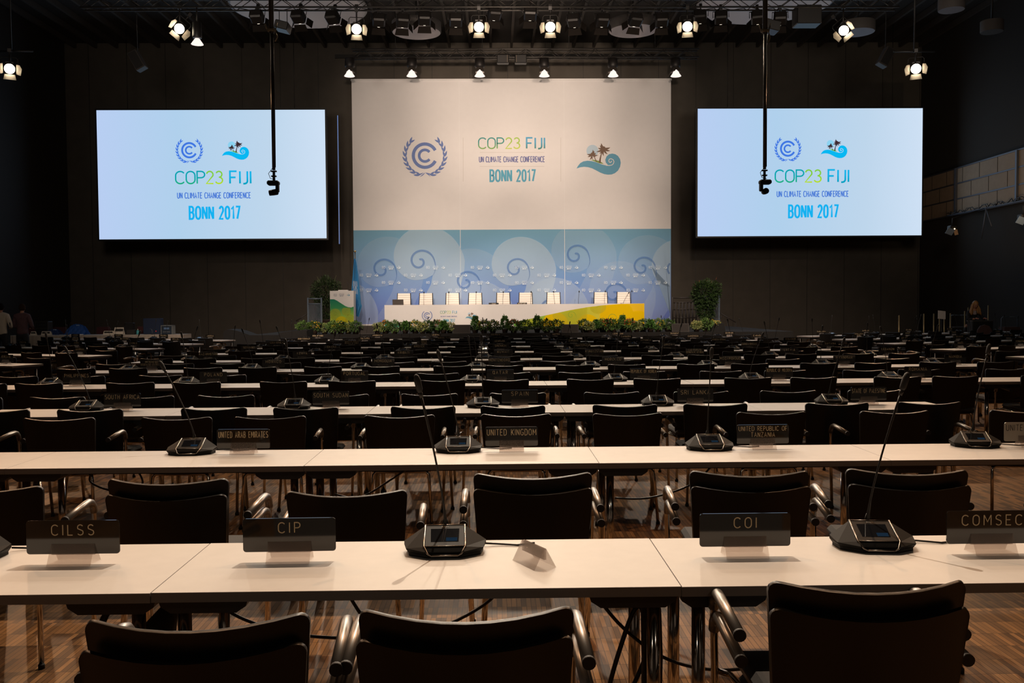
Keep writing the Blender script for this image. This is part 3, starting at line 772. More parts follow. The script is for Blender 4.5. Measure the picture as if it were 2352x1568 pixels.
# ------------------------------------------------------------------ lectern
LY = 34.2
lx0, lx1 = at(757.5, 700, LY).x, at(812, 700, LY).x; lz1 = at(785, 667.5, LY).z
lect = thing('lectern', 'tall white lectern with green and yellow frond print left of head table', 'lectern', ((lx0 + lx1) / 2, LY + .25, ZS))
b = MB(); b.box(((lx0 + lx1) / 2, LY + .3, (ZS + lz1) / 2), (lx1 - lx0, .5, lz1 - ZS)); bpart('cabinet', b, M_PRINTW, lect)
b = MB(); b.box(((lx0 + lx1) / 2 + .03, LY + .25, lz1 + .015), (.34, .3, .035)); bpart('top_tray', b, M_PRINTW, lect)
b = MB(); b.tube([((lx0 + lx1) / 2 + .2, LY + .3, lz1), ((lx0 + lx1) / 2 + .2, LY + .3, lz1 + .25), ((lx0 + lx1) / 2 + .15, LY + .35, lz1 + .34)], .007, 6); bpart('gooseneck', b, M_BLACKM, lect)
def lp(x, y): p = at(680 + x / 7.127, 560 + y / 7.127, LY); return p.x, p.z
sweep = [lp(*p) for p in ((550, 905), (620, 905), (670, 930), (740, 975), (800, 1015), (850, 1035), (900, 1040), (944, 1025))]
sweep[0] = (lx0 + .003, sweep[0][1]); sweep[-1] = (lx1 - .003, sweep[-1][1])
b = MB(); below(b, sweep, LY + .046)
bpart('front_print', b, gradient('lectern_green', [(0, printed((225, 195, 40))), (.4, printed((160, 180, 60))), (.7, printed((60, 135, 75))), (1, printed((20, 110, 80)))]), lect, 'green to yellow wave print')
b = MB(); bl = MB()
for i, (cx, cy, r) in enumerate(((640, 1150, 90), (740, 1290, 105), (820, 1100, 75), (880, 1230, 80))):
    poly = clip([(cx + r * math.cos(a * PI / 18), cy + r * math.sin(a * PI / 18)) for a in range(36)], 552, 942, 1045, 1330)
    if len(poly) > 2: b.add([Vector((lp(*p)[0], LY + .044 - i * .001, lp(*p)[1])) for p in poly], [list(range(len(poly)))], 1 if i == 1 else 0)
    pts, ws = koru_line(cx, cy, r * .9); keep = [(p, w_ * .5) for p, w_ in zip(pts, ws) if 555 < p[0] < 940 and 1050 < p[1] < 1325]
    if len(keep) > 3:
        bl = MB(); ribbon(bl, [k[0] for k in keep], [k[1] for k in keep], lambda x, y: Vector((lp(x, y)[0], LY + .039, lp(x, y)[1]))); bpart('frond_curl', bl, wash('lect_curl', printed((90, 150, 80)), .5), lect)
bpart('disc_print', b, [wash('lect_disc_a', printed((205, 190, 60)), .4), wash('lect_disc_b', printed((230, 195, 30)), .75)], lect)
pass
s = LY / FPX
b = MB(); e = PX(769.5, 677, LY); emblem(b, e[0], e[1], 2.4 * s, lambda x, z: Vector((x, LY + .045, z)), 0, True)
c = PX(784, 677, LY)
fn = lambda x, z: Vector((x, LY + .045, z))
text(b, 'COP23 FIJI', c[0], c[1] + 1.4 * s, 2.0 * s, fn, .13, .9, .2, .4, 'c', 0, 11 * s); text(b, 'UN CLIMATE CHANGE CONFERENCE', c[0], c[1] - .5 * s, 1.1 * s, fn, .2, .7, .2, .4, 'c', 0, 11 * s); text(b, 'BONN 2017', c[0], c[1] - 3.5 * s, 2.0 * s, fn, .18, .66, .2, .4, 'c', 0, 8 * s)
bpart('lettering', b, mat('grey_ink', printed((150, 140, 140)), .7), lect)
b = MB(); e = PX(799.5, 677, LY); tmp = {k2: b for k2 in ('wave', 'paper', 'palm', 'sun', 'green')}; wave_logo(tmp, e[0], e[1], 5.5 * s, fn, False); bpart('wave_emblem', b, MATS['wave_blue'], lect)

# flag
FY = 35.6
fp = at(815.5, 579, FY); fl = thing('flag', 'blue flag with white emblem hanging from a pole beside the lectern', 'flag', (fp.x, FY, ZS))
b = MB(); b.tube([(0, 0, 0), (0, 0, fp.z - ZS)], .018, 8); part('pole', b, mat('dark_bronze_pole', (.08, .06, .04), .4, .8), fl)
b = MB(); b.lathe([(0, -.05), (.04, -.03), (.05, 0), (.04, .03), (0, .05)], (0, 0, fp.z - ZS + .03), 12); part('finial', b, mat('gold_ball', (.7, .5, .25), .25, 1.0), fl)
b = MB(); b.lathe([(.2, 0), (.2, .03), (.03, .06)], (0, 0, 0), 16); part('foot', b, M_BLACKM, fl)
b = MB(); rows = 22; colsn = 22; vs = []
ztop = fp.z - ZS - .25; zbot = .55
for r in range(rows + 1):
    t = r / rows
    wd = .05 + .30 * t ** .7 if t < .8 else .35 - .35 * (t - .8) * 1.2
    xo = -.04 - .02 * t + (.06 * max(0, t - .8) * -3)
    for c_ in range(colsn + 1):
        u_ = c_ / colsn
        vs.append((xo - .18 * t + u_ * (wd + .12 * t), -.03 + .05 * math.sin(u_ * 19 + t * 2) * (.3 + t), ztop - (ztop - zbot) * t - .25 * (u_ - .4) * t * t))
b.add(vs, [[r * (colsn + 1) + c_, r * (colsn + 1) + c_ + 1, (r + 1) * (colsn + 1) + c_ + 1, (r + 1) * (colsn + 1) + c_] for r in range(rows) for c_ in range(colsn)], 0, True)
for r in range(rows):
    for c_ in range(colsn):
        if .38 < r / rows < .62 and ((c_ * 7 + r * 3) % 11 < 4) and 3 < c_ < 16: b.m[r * colsn + c_] = 1
part('flag_cloth', b, [mat('flag_blue', (.035, .25, .55), .7), mat('flag_white', (.75, .75, .75), .7)], fl)
# ================================================================== plants, monitors, rails on stage
def leafy(n, rx, ry, rz, ls, seed, cz=0.0, shape='ball', droop=0.3):
    rnd = random.Random(seed); b = MB()
    for i in range(n):
        if shape == 'fern':
            a = rnd.uniform(0, 2 * PI); t = rnd.random()
            q_ = rnd.random() ** .6; d = Vector((math.cos(a) * (1 - t) * rx * q_, math.sin(a) * (1 - t) * ry * q_, rz * (2 * t - .8)))
            p = d + Vector((0, 0, cz)); nrm = Vector((math.cos(a), math.sin(a), .9 - t)).normalized()
        else:
            v = Vector((rnd.gauss(0, 1), rnd.gauss(0, 1), rnd.gauss(0, 1))).normalized()
            k = rnd.uniform(.55, 1.0) * (1 + .18 * math.sin(v.x * 5 + seed) * math.cos(v.z * 4 + seed))
            p = Vector((v.x * rx * k, v.y * ry * k, v.z * rz * k + cz)); nrm = v
        t1 = nrm.cross(Vector((rnd.gauss(0, 1), rnd.gauss(0, 1), rnd.gauss(0, 1)))).normalized()
        d = (nrm * rnd.uniform(.4, 1) + t1 * rnd.uniform(-.6, .6) + Vector((0, 0, rnd.uniform(-droop, droop)))).normalized()
        sd = d.cross(nrm + Vector((.01, .02, .3))).normalized()
        L = ls * rnd.uniform(.7, 1.3); W = L * rnd.uniform(.28, .42)
        up = sd.cross(d).normalized()
        b.add([p, p + d * L * .5 + sd * W * .5 + up * W * .15, p + d * L, p + d * L * .5 - sd * W * .5 + up * W * .15], [[0, 1, 2], [0, 2, 3]], 0)
    return b
M_LEAF = [mat('leaf_green_dark', (.065, .14, .030), .55, noise=.35, nscale=12), mat('leaf_green_mid', (.11, .21, .045), .55, noise=.35, nscale=12), mat('leaf_green_pale', (.30, .36, .12), .55, noise=.3, nscale=12), mat('leaf_fern', (.10, .24, .05), .5, noise=.3, nscale=12)]
M_FLOWER = {'yellow': mat('yellow_petals', (.75, .48, .03), .6), 'red': mat('orange_red_petals', (.62, .10, .03), .6), 'pale': mat('pale_yellow_petals', (.55, .50, .18), .6), 'orange': mat('orange_petals', (.55, .22, .03), .6)}
M_POT = mat('terracotta_pot', (.05, .03, .02), .7)
M_STEM = mat('brown_stem', (.07, .045, .02), .8)
pot_b = MB(); pot_b.lathe([(.070, 0), (.085, .07), (.092, .08), (.092, .11), (.08, .11), (.075, .09), (0, .09)], n=14)
POT = pot_b.mesh('pot', M_POT)
FOL = {'round': leafy(760, .19, .16, .13, .055, 1, .19).mesh('foliage', M_LEAF[0]), 'green': leafy(760, .20, .17, .13, .06, 2, .19).mesh('foliage', M_LEAF[1]),
       'pale': leafy(760, .18, .16, .12, .05, 3, .18).mesh('foliage', M_LEAF[2]), 'fern': leafy(560, .20, .18, .14, .08, 4, .19, 'fern').mesh('foliage', M_LEAF[3]), 'tall': leafy(760, .22, .2, .21, .08, 5, .24, 'fern').mesh('foliage', M_LEAF[3])}
def blossoms(seed, m):
    rnd = random.Random(seed); b = MB()
    for i in range(34):
        v = Vector((rnd.gauss(0, 1), rnd.gauss(0, 1) - .4, rnd.gauss(0, .8) + .5)).normalized(); p = Vector((v.x * .165, v.y * .15, v.z * .13 + .21))
        b.lathe([(0, 0), (.018, .004), (.022, .012), (.008, .022)], p, 6, 0, None)
    return b.mesh('blossoms', m)
BLO = {k: blossoms(i, m) for i, (k, m) in enumerate(M_FLOWER.items())}
PLANTS = [(697, 'green', None, ''), (722, 'round', 'yellow', ''), (746, 'pale', None, ''), (766, 'green', None, ''), (783, 'round', 'yellow', ''), (800, 'pale', 'pale', ''), (817, 'round', None, ''),
          (868, 'pale', 'pale', ''), (886, 'green', 'orange', ''), (906, 'green', None, ''), (931, 'fern', None, ''), (954, 'green', 'yellow', ''), (971, 'pale', 'pale', ''), (985, 'round', None, ''), (1004, 'green', 'red', ''), (1019, 'fern', None, ''), (1033, 'pale', 'pale', ''),
          (1092, 'tall', None, ''), (1112, 'green', 'yellow', ''), (1132, 'round', 'pale', ''), (1160, 'tall', None, ''), (1180, 'green', 'red', ''), (1204, 'round', None, ''), (1234, 'tall', None, ''), (1256, 'green', 'yellow', ''), (1277, 'round', None, ''),
          (1341, 'round', None, ''), (1353, 'pale', 'pale', ''), (1369, 'fern', None, ''), (1384, 'green', None, ''), (1396, 'green', 'red', ''), (1409, 'round', None, ''), (1430, 'tall', None, ''), (1446, 'green', 'red', ''), (1462, 'pale', 'pale', ''), (1477, 'round', None, ''), (1494, 'fern', None, ''), (1511, 'green', 'yellow', ''), (1534, 'round', None, ''),
          (1600, 'pale', 'pale', ''), (1621, 'green', None, ''), (1642, 'pale', 'yellow', '')]
zone = lambda px: 'left of the leftmost stage monitor' if px < 830 else 'between the two left stage monitors' if px < 1050 else 'between the two middle stage monitors' if px < 1300 else 'between the two right stage monitors' if px < 1560 else 'right of the rightmost stage monitor'
desc = {('round', None): 'rounded dark green bush', ('green', None): 'leafy green plant', ('pale', None): 'pale green plant', ('fern', None): 'feathery low fern', ('tall', None): 'tall feathery fern'}
cnt = {}; tot = {}
def dsc(k, f):
    a = desc.get((k, None)); return a if not f else {'yellow': 'yellow flowering plant', 'red': 'orange red flowering plant', 'pale': 'pale bush with cream blossoms', 'orange': 'green plant with orange blossoms'}[f]
for px, k, f, _ in PLANTS: tot[(dsc(k, f), zone(px))] = tot.get((dsc(k, f), zone(px)), 0) + 1
ORD = ['leftmost', 'second', 'third', 'fourth', 'fifth', 'sixth']
for i, (px, k, f, _) in enumerate(PLANTS):
    key = (dsc(k, f), zone(px)); c_ = cnt.get(key, 0); cnt[key] = c_ + 1
    pre = '' if tot[key] == 1 else (ORD[c_] + ' ' if c_ < tot[key] - 1 or tot[key] > 2 else 'rightmost ')
    Y = 26.55 + .12 * (i % 3)
    X = at(px, 760, Y).x
    sc = 1.12 if k in ('round', 'green') else 1.0
    r = thing('potted_plant', (pre + dsc(k, f) + ' on the stage edge ' + zone(px)).strip(), 'plant', (X, Y, ZS), random.uniform(0, 6), 'potted plants along the stage edge')
    r.scale = (sc, sc, sc)
    link('pot', POT, r); link('foliage', FOL[k], r)
    if f: link('blossoms', BLO[f], r)
# two climbing trees
def tree(px, y_top, y_bot, label, seed, wide, blossom=False):
    Y = 36.2 if px < 1000 else 31.0
    top = at(px, y_top, Y); X = top.x; H = top.z - ZS
    r = thing('potted_tree', label, 'tree', (X, Y, ZS))
    b = MB(); b.tube([(0, 0, .25), (.02, .01, H * .4), (-.02, 0, H * .8)], [.03, .025, .015], 8)
    b.tube([(.05, .02, .25), (-.03, .03, H * .5), (.03, 0, H * .75)], [.015, .013, .01], 6); part('trunk', b, M_STEM, r)
    b = MB(); b.lathe([(.17, 0), (.22, .25), (.24, .28), (.24, .32), (.2, .32), (.2, .28), (0, .28)], n=18); part('pot', b, M_POT, r)
    b = leafy(3200, wide * .52, .42, H * .30, .10, seed, H * .68); c2 = leafy(1500, wide * .30, .28, H * .26, .09, seed + 5, H * .34)
    b.add(c2.v, c2.f)
    part('foliage', b, mat('tree_leaf_dark', (.028, .055, .014), .6, noise=.35, nscale=8) if seed < 20 else mat('tree_leaf_green', (.035, .075, .016), .6, noise=.35, nscale=8), r)
    b = MB(); rnd = random.Random(seed)
    for k in range(9): 
        a = rnd.uniform(-.35, .35); z = H * rnd.uniform(.8, .95); b.tube([(a, 0, z), (a * 1.2, -.05, z + .18)], [.006, .002], 4)
    part('twig', b, M_LEAF[2] if seed < 20 else mat('reddish_shoots', (.45, .14, .05), .6), r)
tree(749, 636, 748, 'leafy dark green potted tree behind the lectern', 11, 1.15)
tree(1622, 641, 748, 'leafy bright green potted tree right of the backdrop', 23, .90)
# stage monitors
for px, w_, y0_, l in ((841, 39, 748, 'below the flag'), (1060, 40, 746, 'below the BONN 2017 lettering'), (1310, 39, 745, 'before the yellow table print'), (1564, 40, 743, 'at the right stage corner')):
    Y = 26.5; a = at(px - w_ / 2, y0_, Y); c_ = at(px + w_ / 2, y0_, Y)
    r = thing('stage_monitor', 'flat black stage monitor box among plants, ' + l, 'speaker', ((a.x + c_.x) / 2, Y + .1, ZS), 0, 'stage monitors')
    W = c_.x - a.x; H = a.z - ZS
    T = Matrix(((0, 0, 1, -W / 2), (1, 0, 0, 0), (0, 1, 0, 0), (0, 0, 0, 1)))
    b = MB(); b.prism([(-.06, 0), (.42, 0), (.46, H * .6), (.18, H), (0, H)], W, 0, T.to_4x4()); part('cabinet', b, mat('monitor_black_paint', (.035, .029, .025), .7, bump=.1, nscale=60), r)
    b = MB(); b.box((0, -.035, H * .5), (W * .9, .008, H * .85), 0, Rx(-.17)); part('grille', b, mat('monitor_grille', (.030, .025, .022), .8, bump=.3, nscale=300), r)
# guard rails left and right of the stage
def rail(x0, x1, Y, z0, z1, n, label, m, extra=False):
    r = thing('guard_rail', label, 'railing', ((x0 + x1) / 2, Y, z0))
    b = MB()
    for z in (z1, z1 - .18): b.tube([(x0, Y, z), (x1, Y, z)], .028, 6)
    for x in (x0, x1): b.tube([(x, Y, z0), (x, Y, z1 + .04)], .03, 6)
    bpart('frame', b, m, r)
    b = MB()
    for k in range(1, n): 
        x = x0 + (x1 - x0) * k / n; b.tube([(x, Y, z0), (x, Y, z1 - .18)], .012 if not extra else .035, 5)
    if extra:
        for z in (z0 + .30, z0 + .62): b.tube([(x0, Y, z), (x1, Y, z)], .03, 6)
    bpart('bar', b, m, r)
M_RAILB = mat('blue_grey_rail_paint', (.13, .17, .22), .5, .3); M_RAILD = mat('dark_rail_paint', (.035, .03, .027), .5)
a = at(707, 686, 32.5); c_ = at(738, 686, 32.5); rail(a.x, c_.x, 32.5, 0, a.z, 11, 'grey blue guard rail with thin bars left of the lectern tree', M_RAILB)
a = at(1619, 681, 32.5); c_ = at(1652, 681, 32.5); rail(a.x, c_.x, 32.5, 0, a.z, 12, 'grey blue guard rail with thin bars beside the right tree', M_RAILB)
a = at(1545, 684, 35.5); c_ = at(1599, 684, 35.5); rail(a.x, c_.x, 35.5, ZS, a.z, 7, 'dark heavy guard rail grid right of the backdrop', M_RAILD, True)
# stair handrails
for pts, l in ((((706, 720), (680, 737)), 'left of the left guard rail'), (((1653, 718), (1690, 740)), 'right of the right guard rail')):
    p, q = at(*pts[0], 32.5), at(*pts[1], 32.5)
    r = thing('stair_handrail', 'thin dark sloping stair handrail ' + l, 'handrail', (q.x, 32.5, 0))
    b = MB(); b.tube([p, q], .022, 6); bpart('rail', b, M_RAILD, r)
    b = MB(); m_ = (p + q) / 2; b.tube([m_, (m_.x, 32.5, 0)], .02, 6); b.tube([q, (q.x, 32.5, 0)], .02, 6); bpart('post', b, M_RAILD, r)
# covered shapes beside the stage
def wedge(pxs, Y, dep, label, name, cat):
    P = [at(x, y, Y) for x, y in pxs]; x0 = sum(p.x for p in P) / len(P)
    poly = [(p.x - x0, p.z) for p in P] + [(P[-1].x - x0, 0), (P[0].x - x0, 0)]
    r = thing(name, label, cat, (x0, Y, 0)); b = MB(); T = Matrix(((1, 0, 0, 0), (0, 0, 1, 0), (0, 1, 0, 0), (0, 0, 0, 1)))
    b.prism(poly, dep, 0, T); part('cover', b, mat('black_cover_cloth', (.005, .0045, .004), .8, bump=.2, nscale=6), r); return r
wedge([(513, 766), (515, 760), (522, 756.5), (533, 757), (550, 761), (570, 768), (590, 775), (602, 779)], 27.5, .9, 'black cloth covered ramp sloping right beyond the left table block', 'covered_ramp', 'ramp')
wedge([(640, 778), (641, 764), (660, 761), (690, 758), (706, 757)], 25.2, .8, 'low black covered block left of the stage plants', 'covered_block', 'block')
wedge([(1634, 757), (1637, 751), (1643, 745.5), (1650, 743), (1663, 742.5), (1666, 757)], 26.6, .5, 'black rounded speaker cabinet at the right end of the stage plants', 'covered_speaker', 'speaker')

# ================================================================== overhead rig
def truss(x0, x1, Y, Z, s, label, lacing=.42):
    r = thing('lighting_truss', label, 'truss', ((x0 + x1) / 2, Y, Z))
    b = MB()
    C4 = [(0, 0), (s, 0), (0, s), (s, s)]
    for dy, dz in C4: b.tube([(x0, Y + dy, Z + dz), (x1, Y + dy, Z + dz)], .026, 6)
    bpart('chord', b, mat('dark_truss_metal', (.06, .055, .05), .45, .7), r)
    b = MB(); n = int((x1 - x0) / lacing)
    for i in range(n):
        xa, xb = x0 + (x1 - x0) * i / n, x0 + (x1 - x0) * (i + 1) / n
        f = i % 2
        for (ya, za, yb, zb_) in ((0, 0, 0, s), (s, 0, s, s), (0, 0, s, 0)):
            A_, B_ = (Y + ya, Z + za), (Y + yb, Z + zb_)
            if f: A_, B_ = B_, A_
            b.tube([(xa, *A_), (xb, *B_)], .012, 5)
    bpart('lacing', b, MATS['dark_truss_metal'], r)
    b = MB()
    for k in range(4):
        x = x0 + (x1 - x0) * (k + .5) / 4; b.tube([(x, Y + s / 2, Z + s), (x, Y + s / 2, ZC - .245)], .012, 5)
    bpart('suspension_cable', b, M_BLACKM, r)
    return r
TA = at(1176, 16, 26.0).z
truss(-11.5, 11.5, 26.0, TA, .30, 'long front lighting truss crossing the top of the hall')
TB = at(1176, 131, 34.0).z
truss(-5.2, 7.6, 34.0, TB, .30, 'shorter rear lighting truss above the backdrop')
M_HOUS = mat('lamp_housing', (.014, .012, .011), .5, .2)
M_DOOR = mat('barn_door_metal', (.16, .13, .10), .38, .5)
M_LENS = glow('fresnel_glow', (1.0, .86, .62), 30)
M_LENS2 = glow('soft_lamp_glow', (1.0, .84, .66), 2.5)
def fresnel(lit=True, doors=(1, 1, 1, 1)):
    """lamp that shines along -Y, lens centre at the origin, yoke rising above"""
    P = []
    R90 = Rx(PI / 2)
    b = MB(); b.lathe([(.10, -.34), (.15, -.30), (.165, -.05), (.165, 0), (.135, 0)], (0, 0, 0), 18, 0, Rx(PI / 2)); 
    for k in range(5): b.box((0, .10 + k * .045, .17), (.2, .012, .05))
    P.append(('housing', b.mesh('housing', M_HOUS), []))
    b = MB(); b.lathe([(.0, .012), (.07, .010), (.135, .0)], (0, 0, 0), 18, 0, Rx(PI / 2)); P.append(('lens', b.mesh('lens', M_LENS if lit else M_GLASSK), []))
    b = MB(); b.tube([(-.21, .12, 0), (-.21, .12, .26), (-.17, .12, .31), (.17, .12, .31), (.21, .12, .26), (.21, .12, 0)], .012, 6); b.tube([(0, .12, .31), (0, .12, .52)], .02, 6); b.box((0, .12, .50), (.09, .09, .10)); P.append(('yoke', b.mesh('yoke', M_HOUS), []))
    for k, (ang, ax) in enumerate(((0, 'b'), (0, 'l'), (0, 'r'), (0, 't'))):
        if not doors[k]: continue
        b = MB(); th = .5
        if ax == 'b': vs = [(-.13, -.01, -.15), (.13, -.01, -.15), (.16, -.17, -.29), (-.16, -.17, -.29)]
        if ax == 't': vs = [(-.13, -.01, .15), (.13, -.01, .15), (.16, -.20, .22), (-.16, -.20, .22)]
        if ax == 'l': vs = [(-.165, -.01, .13), (-.165, -.01, -.13), (-.27, -.13, -.17), (-.30, -.15, .02), (-.25, -.10, .12)]
        if ax == 'r': vs = [(.165, -.01, .13), (.165, -.01, -.13), (.27, -.13, -.17), (.30, -.15, .02), (.25, -.10, .12)]
        n = len(vs); off = Vector((0, .006, 0)); vs = [Vector(v) for v in vs]; vs = vs + [v + off for v in vs]
        b.add(vs, [list(range(n)), [n + i for i in range(n)][::-1]] + [[i, n + i, n + (i + 1) % n, (i + 1) % n] for i in range(n)])
        P.append(('barn_door', b.mesh('barn_door', M_DOOR), []))
    return P
FR = fresnel(True, (1, 1, 1, 0))
def hang(r, p, top, x=0.0):
    b = MB(); b.tube([(p[0], p[1] + .04, p[2] + .15), (p[0], p[1] + .04, top)], .022, 6); b.box((p[0], p[1] + .04, top), (.09, .09, .09))
    o = part('clamp', b, M_HOUS, r); o.matrix_parent_inverse = r.matrix_basis.inverted()
def aim(o, target):
    d = Vector(target) - Vector(o.location); o.rotation_euler = d.to_track_quat('-Y', 'Z').to_euler()
fres = [(22, 158, 26, (-4, 14, .7), 'at the far left picture edge', 0), (412, 66, 26, (3, 7, .7), 'tilted, left of the big left ceiling disc', .6), (819, 67, 25.9, (0, 6, .7), 'below the right rim of the left ceiling disc', 0), (1100, 62, 25.9, (1, 4, .7), 'left of the two above the backdrop centre', 0), (1264, 62, 25.9, (-1, 4, .7), 'right of the two above the backdrop centre', 0),
        (1579, 61, 25.9, (0, 6, .7), 'above the right backdrop corner', 0), (1938, 70, 26, (-3, 7, .7), 'tilted, in front of a pale ceiling disc', -.6), (2104, 158, 26, (5, 14, .7), 'high on the right, apart from the rest', 0)]
for px, py, Y, tg, l, roll in fres:
    p = at(px, py, Y)
    r = instance(FR, 'stage_spotlight', 'glaring warm spotlight with barn doors, ' + l, 'spotlight', p, 0, 'lit spotlights facing the audience')
    aim(r, (0.0 if not roll else tg[0], 0, HC) if not roll else (p.x * 2 - tg[0] * .2 if False else tg[0], 5, HC))
    if roll: r.rotation_euler.rotate_axis('Y', roll)
    dirv = (Vector(tg) - p).normalized()
    hang(r, p, TA if py < 100 else p.z + .52)
    spot(p + dirv * .32, tg, P_AUD * (.9 if py > 100 else 1), 34 if py < 100 else 52, .9, WARM if py < 100 else AMBER, .10)
    if py > 100:
        rr = thing('hanging_bar', 'thin dark bar holding the spotlight ' + l, 'bar', (p.x, Y + .12, p.z + .5))
        b = MB(); b.tube([(p.x - .6, Y + .12, p.z + .52), (p.x + .6, Y + .12, p.z + .52)], .024, 6); b.tube([(p.x, Y + .12, p.z + .5), (p.x, Y + .12, ZC - .245)], .02, 6); bpart('pipe', b, M_BLACKM, rr)
# floods aimed at the stage, seen from behind: their door edges catch the light
def flood():
    P = []
    b = MB(); b.box((0, 0, 0), (.36, .34, .28), 0, None, .04); 
    for k in range(4): b.box((0, -.17, -.08 + k * .05), (.3, .02, .012))
    P.append(('housing', b.mesh('housing', M_HOUS), []))
    b = MB(); b.tube([(-.22, 0, 0), (-.22, 0, .22), (.22, 0, .22), (.22, 0, 0)], .012, 6); b.tube([(0, 0, .22), (0, 0, .42)], .018, 6); b.box((0, 0, .40), (.08, .08, .09)); P.append(('yoke', b.mesh('yoke', M_HOUS), []))
    b = MB(); b.lathe([(0, 0), (.09, -.002), (.10, -.01)], (0, .175, 0), 14, 0, Rx(PI / 2)); P.append(('lens', b.mesh('lens', M_LENS2), []))
    for vs in ([(-.17, .18, -.14), (.17, .18, -.14), (.2, .36, -.22), (-.2, .36, -.22)], [(-.18, .18, .12), (-.18, .18, -.12), (-.31, .32, -.15), (-.31, .32, .10)], [(.18, .18, .12), (.18, .18, -.12), (.31, .32, -.15), (.31, .32, .10)]):
        b = MB(); vs = [Vector(v) for v in vs]; n = 4; vs = vs + [v + Vector((0, 0, .006)) if abs(vs[0].x - vs[1].x) > .1 else v + Vector((.006, 0, 0)) for v in vs]
        b.add(vs, [[0, 1, 2, 3], [7, 6, 5, 4], [0, 4, 5, 1], [1, 5, 6, 2], [2, 6, 7, 3], [3, 7, 4, 0]]); P.append(('barn_door', b.mesh('barn_door', mat('flood_door', (.016, .013, .011), .35, .4)), []))
    return P
FD = flood()
flo = [(590, 38, 'leftmost before the left ceiling disc'), (685, 38, 'middle one before the left ceiling disc'), (764, 40, 'rightmost before the left ceiling disc'), (870, 46, 'just right of the left ceiling disc'), (925, 47, 'left above the left oval lamp'), (975, 42, 'right above the left oval lamp'), (1047, 46, 'left of the left centre spotlight'), (1136, 31, 'right of the left centre spotlight'), (1218, 31, 'left of the right centre spotlight'),
       (1318, 47, 'right of the right centre spotlight'), (1384, 46, 'left of the right oval lamp'), (1460, 45, 'above the right oval lamp'), (1520, 46, 'right of the right oval lamp'), (1608, 38, 'leftmost before the right ceiling disc'), (1656, 40, 'second before the right ceiling disc'), (1740, 40, 'third before the right ceiling disc'), (1792, 42, 'rightmost before the right ceiling disc')]
for i, (px, py, l) in enumerate(flo):
    Y = 26.15 + .15 * (i % 2); p = at(px, py, Y)
    r = instance(FD, 'flood_light', 'dark box floodlight hung under the front truss, ' + l, 'floodlight', p, 0, 'floodlights turned to the stage')
    r.rotation_euler = (-.45, random.uniform(-.04, .04), random.uniform(-.3, .3))
    hang(r, p, TA)
    if i % 2 == 0:
        tx = .75 + (px - 1176) / 500 * 4.2; tz = 5.5 if (i // 2) % 2 else 3.0
        d = (Vector((tx, BY, tz)) - p).normalized()
        spot(p + d * .45, (tx, BY, tz), P_STAGE, 42, .95, WHITE_WARM, .12)
for px, py, l in ((803, 165, 'at the left backdrop corner'), (946, 165, 'second from the left'), (1102, 165, 'third from the left'), (1250, 165, 'third from the right'), (1408, 165, 'second from the right'), (1552, 165, 'at the right backdrop corner')):
    Y = 34.0; p = at(px, py, Y)
    r = thing('cone_spotlight', 'black hanging stage lamp with lit cone mouth above the backdrop, ' + l, 'spotlight', p, 0, 'cone lamps over the backdrop')
    b = MB(); b.lathe([(0, .62), (.17, .60), (.19, .32), (.16, .26)], (0, .05, -.1), 16); part('housing', b, M_HOUS, r)
    b = MB()
    b.lathe([(.15, .20), (.23, .0), (.225, .0), (.145, .20)], (0, .05, 0), 4, 0, Rz(PI / 4), False, False); b.add([(.17, .0, .02), (.26, .1, -.16), (.27, .1, -.15), (.18, 0, .03)], [[0, 1, 2, 3]]); b.add([(-.17, .0, .02), (-.26, .1, -.16), (-.27, .1, -.15), (-.18, 0, .03)], [[0, 1, 2, 3]]); part('barn_door', b, mat('dark_barn_door', (.05, .042, .035), .4, .5), r)
    b = MB(); b.lathe([(0, .14), (.05, .13), (.09, .07), (.13, -.02), (.19, -.10), (.195, -.11), (0, -.115)], (0, -.04, -.06), 16); part('reflector', b, glow('lamp_mouth', (1, .86, .78), 1.15), r, label='glowing white lamp mouth')
    b = MB(); b.tube([(0, .05, .5), (0, .05, TB - p.z + .02)], .03, 6); part('clamp', b, M_HOUS, r)
    spot(p + Vector((0, 0, -.25)), (p.x * .95 + .04, 36.2, 1.2), 500, 70, .9, WHITE_WARM, .1)
p = at(453, 92, 26.0)
r = thing('cone_spotlight', 'small hanging lamp with lit cone mouth beside the tilted left spotlight', 'spotlight', p)
b = MB(); b.lathe([(0, .5), (.12, .48), (.13, .1), (.12, .05)], (0, 0, 0), 14); b.tube([(0, 0, .5), (0, 0, TA - p.z)], .02, 6); part('housing', b, M_HOUS, r)
b = MB(); b.lathe([(.06, .04), (.13, -.06), (.17, -.12), (.0, -.125)], (0, 0, 0), 14); part('reflector', b, MATS['lamp_mouth'], r)
# white ceiling discs and oval lamps
M_DISC = mat('white_disc', (.80, .72, .68), .8)
def disc(cx, cy, z, R, H, label, name='ceiling_disc', m=None, rimm=None):
    r = thing(name, label, 'ceiling lamp', (cx, cy, z))
    b = MB(); b.lathe([(0, 0), (R * .5, 0), (R * .965, 0)], n=48, smooth=False, caps=False); part('face', b, m or M_DISC, r)
    b = MB(); b.lathe([(R * .965, .0), (R, .03), (R, H)], n=48, caps=False); b.lathe([(R, H), (0, H)], n=48); part('rim', b, rimm or mat('disc_rim', (.10, .09, .085), .7), r)
    b = MB(); b.tube([(0, 0, H), (0, 0, ZC - .245 - z)], .03, 6); part('stem', b, M_BLACKM, r)
for px, l in ((686, 'huge round pale ceiling disc at top left'), (1757, 'huge round pale ceiling disc at top right')):
    c_ = at(px, 10, 32.2); disc(c_.x, 32.2, at(px, 66 if px < 1000 else 57, 34.5).z, 2.35, .12, l, 'ceiling_disc', None, mat('disc_rim_pale', (.45, .45, .47), .6))
